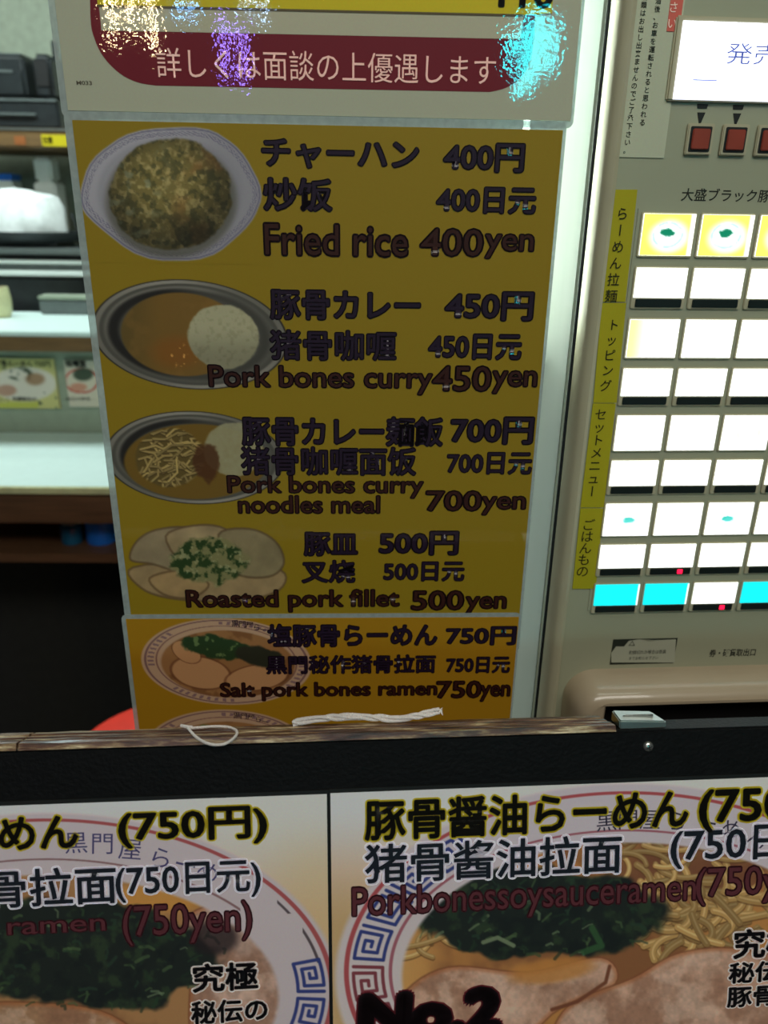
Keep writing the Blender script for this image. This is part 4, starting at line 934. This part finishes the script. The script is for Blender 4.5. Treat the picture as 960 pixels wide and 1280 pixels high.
for side in (1, 0):
    if side:
        t, b, u0, u1, z1 = poster('right ramen poster, yellow-edged black heading over a large bowl of soy ramen', 413, 991.5, .42)
        us_ = np.concatenate([axis(u0, u0+.262, .00042), axis(u0+.265, u1, .003)]); zs_ = np.concatenate([axis(z1, z1-.185, .00042), axis(z1-.19, z1-.28, .003)])
        grid_print('printed_sheet', BO, us_, zs_, b, right_poster, GP, POSTER, t)
    else:
        t, b, u0, u1, z1 = poster('left ramen poster, cut by the photo edge, bowl of salt ramen with dark greens', 408.5, 992.5, -.42)
        us_ = np.concatenate([axis(u0, u1-.232, .003), axis(u1-.23, u1, .00042)]); zs_ = np.concatenate([axis(z1, z1-.185, .00042), axis(z1-.19, z1-.28, .003)])
        grid_print('printed_sheet', BO, us_, zs_, b, left_poster, GP, POSTER, t)
    def Q(s, x0, yt, x1, yb, lay, **k): text(t, BO, b-.0001, s, x0, yt, x1, yb, lay, GP, material=POSTER, **k)
    if side:
        rt = [(758, 1026, 3), (785, 1024, 1), (813, 1024, -3), (846, 1026, -8), (884, 1028, -14), (914, 1036, -18), (945, 1049, -24)]
        glyph_run(t, BO, b-.0001, '黒門屋らーめん', [p[:2] for p in rt], 27, (48, 42, 62), GP, 'rim_lettering', POSTER, [p[2] for p in rt], .0)
        Q('豚骨醤油らーめん', 457, 1001, 858, 1050, HAL); Q('(750円)', 874, 984, 1062, 1040, HAL)
        Q('猪骨酱油拉面', 457, 1056, 775, 1104, WHH); Q('(750日元)', 838, 1036, 1050, 1086, WHH)
        Q('Porkbonessoysauceramen', 441, 1110, 868, 1156, MRN); Q('(750yen)', 869, 1086, 1030, 1132, MRN)
        Q('究極', 917, 1163, 996, 1198, WB); Q('秘伝の', 911, 1204, 1005, 1229, WB); Q('豚骨', 909, 1235, 968, 1259, WB)
        Q('No.2', 452, 1246, 620, 1296, [(.10, (90, 26, 34)), (.075, (22, 8, 12))], shear=.06)
    else:
        rt = [(95, 1053, 0), (128, 1054, -3), (163, 1061, -7), (201, 1072, -13), (232, 1081, -17), (260, 1090, -22)]
        glyph_run(t, BO, b-.0001, '黒門屋らーめ', [p[:2] for p in rt], 29, (66, 60, 100), GP, 'rim_lettering', POSTER, [p[2] for p in rt], .0)
        Q('塩豚骨らーめん', -268, 1030, 98, 1075, HAL); Q('(750円)', 150, 1014, 333, 1060, HAL)
        Q('秘作猪骨拉面', -190, 1096, 146, 1143, WHH); Q('(750日元)', 146, 1082, 326, 1128, WHH)
        Q('Salt pork bones ramen', -330, 1162, 133, 1192, MRN); Q('(750yen)', 155, 1133, 315, 1182, MRN)
        Q('究極', 242, 1206, 322, 1240, WB); Q('秘伝の', 240, 1252, 334, 1280, WB)

# ------------------------------------------------------------------ white string and ties on the rail
zr = zR+.0008
lp = [BO.floor(x, y, zr) for x, y in ((234, 909), (246, 922), (262, 930), (280, 930), (293, 922), (296, 914), (286, 909), (268, 908), (248, 909.5), (238, 910))]
t = Thing('string_loop', 'loop of white string lying on the wooden rail below the yellow menu', 'string', BO, (lp[0][0], lp[0][1], zr-.0008))
lp = [(a, b, c+(.0 if b > 0 else 0)) for a, b, c in lp]
tube('loop', catmull(lp, 5), .0008, 'string_white', t)
tube('knot', [(lp[0][0]-.004, lp[0][1]+.0026, zr), (lp[0][0]-.001, lp[0][1]+.001, zr), (lp[0][0]+.003, lp[0][1]-.0005, zr)], .0010, 'string_white', t)
t = Thing('twisted_cord', 'twisted white cord with a frayed end along the back of the wooden rail', 'cord', BO, (*BO.floor(460, 898, zR)[:2], zR))
cpx = [(366, 904), (395, 899), (430, 896), (465, 897), (500, 898), (530, 893), (549, 888)]
BC = .025*RD*.75
cen = catmull([BO.loc(x, y, BC) for x, y in cpx], 8); NN = len(cen)
for ph in (0, 2.1, 4.2):
    tube('strand', [(c[0], BC+.0008*math.cos(ph+i*.28), max(c[1], zR+.0008)+.0013*math.sin(ph+i*.28+.6*math.sin(i*.5))) for i, c in enumerate(cen)], .0011, 'string_white', t)
e = cen[-1]
for k in range(5): tube('frayed_end', [(e[0], BC, max(e[1], zR+.0006)), (e[0]+.002, BC+.0006*(k-2), e[1]-.0008+.0009*(k-2))], .0003, 'string_white', t, 5)

# ------------------------------------------------------------------ signs and lamps across the street, behind the camera (they show only as glints in the laminate)
def mirror_dir(x, y):
    n = np.array([math.sin(SH.a), -math.cos(SH.a), 0]); r = ray(x, y); r = r/np.linalg.norm(r)
    p = C+r*((SH.o-C) @ n)/(r @ n); return p, r-2*(r @ n)*n
def sign(name, label, cat, x, y, dist, wd, ht, colr, s, nt=4, seedk=0):
    p, d = mirror_dir(x, y); q = p+d*(dist/abs(d[1]))
    fr = Fr([q[0], q[1], 0], 0); t = Thing(name, label, cat, fr, (0, 0, 0))
    B('post', -.03, .03, -.09, -.03, 0, q[2]+ht*.4, 'black_plastic', t)
    B('sign_box', -wd/2-.02, wd/2+.02, -.1, -.002, q[2]-ht/2-.02, q[2]+ht/2+.02, 'black_plastic', t)
    gm = glow('glow_'+label[:12], colr, s); rr = np.random.default_rng(seedk)
    for i in range(nt):
        x = (-.5+(i+.5)/nt)*wd+rr.uniform(-.1, .1)*wd/nt; z0 = rr.uniform(-.5, -.1)*ht; z1 = rr.uniform(.1, .5)*ht
        B('neon_tube', x-.012, x+.012, -.003, .02, q[2]+z0, q[2]+z1, gm, t)
sign('street_sign', 'cyan lit street sign across the street', 'sign', 664, 62, 7.0, .5, .95, (30, 240, 245), 110, 5, 1)
sign('street_lamp', 'warm street lamp across the street', 'street lamp', 166, 14, 6.5, .45, .5, (255, 226, 170), 150, 3, 2)
sign('street_sign', 'small violet lit sign across the street', 'sign', 292, 62, 6.8, .26, .5, (150, 120, 255), 90, 2, 3)
sign('street_sign', 'small blue lit sign across the street', 'sign', 232, 10, 7.2, .28, .3, (120, 190, 255), 90, 2, 4)
sign('street_sign', 'small blue-white lit sign across the street', 'sign', 316, 0, 7.2, .3, .3, (170, 210, 255), 90, 2, 5)
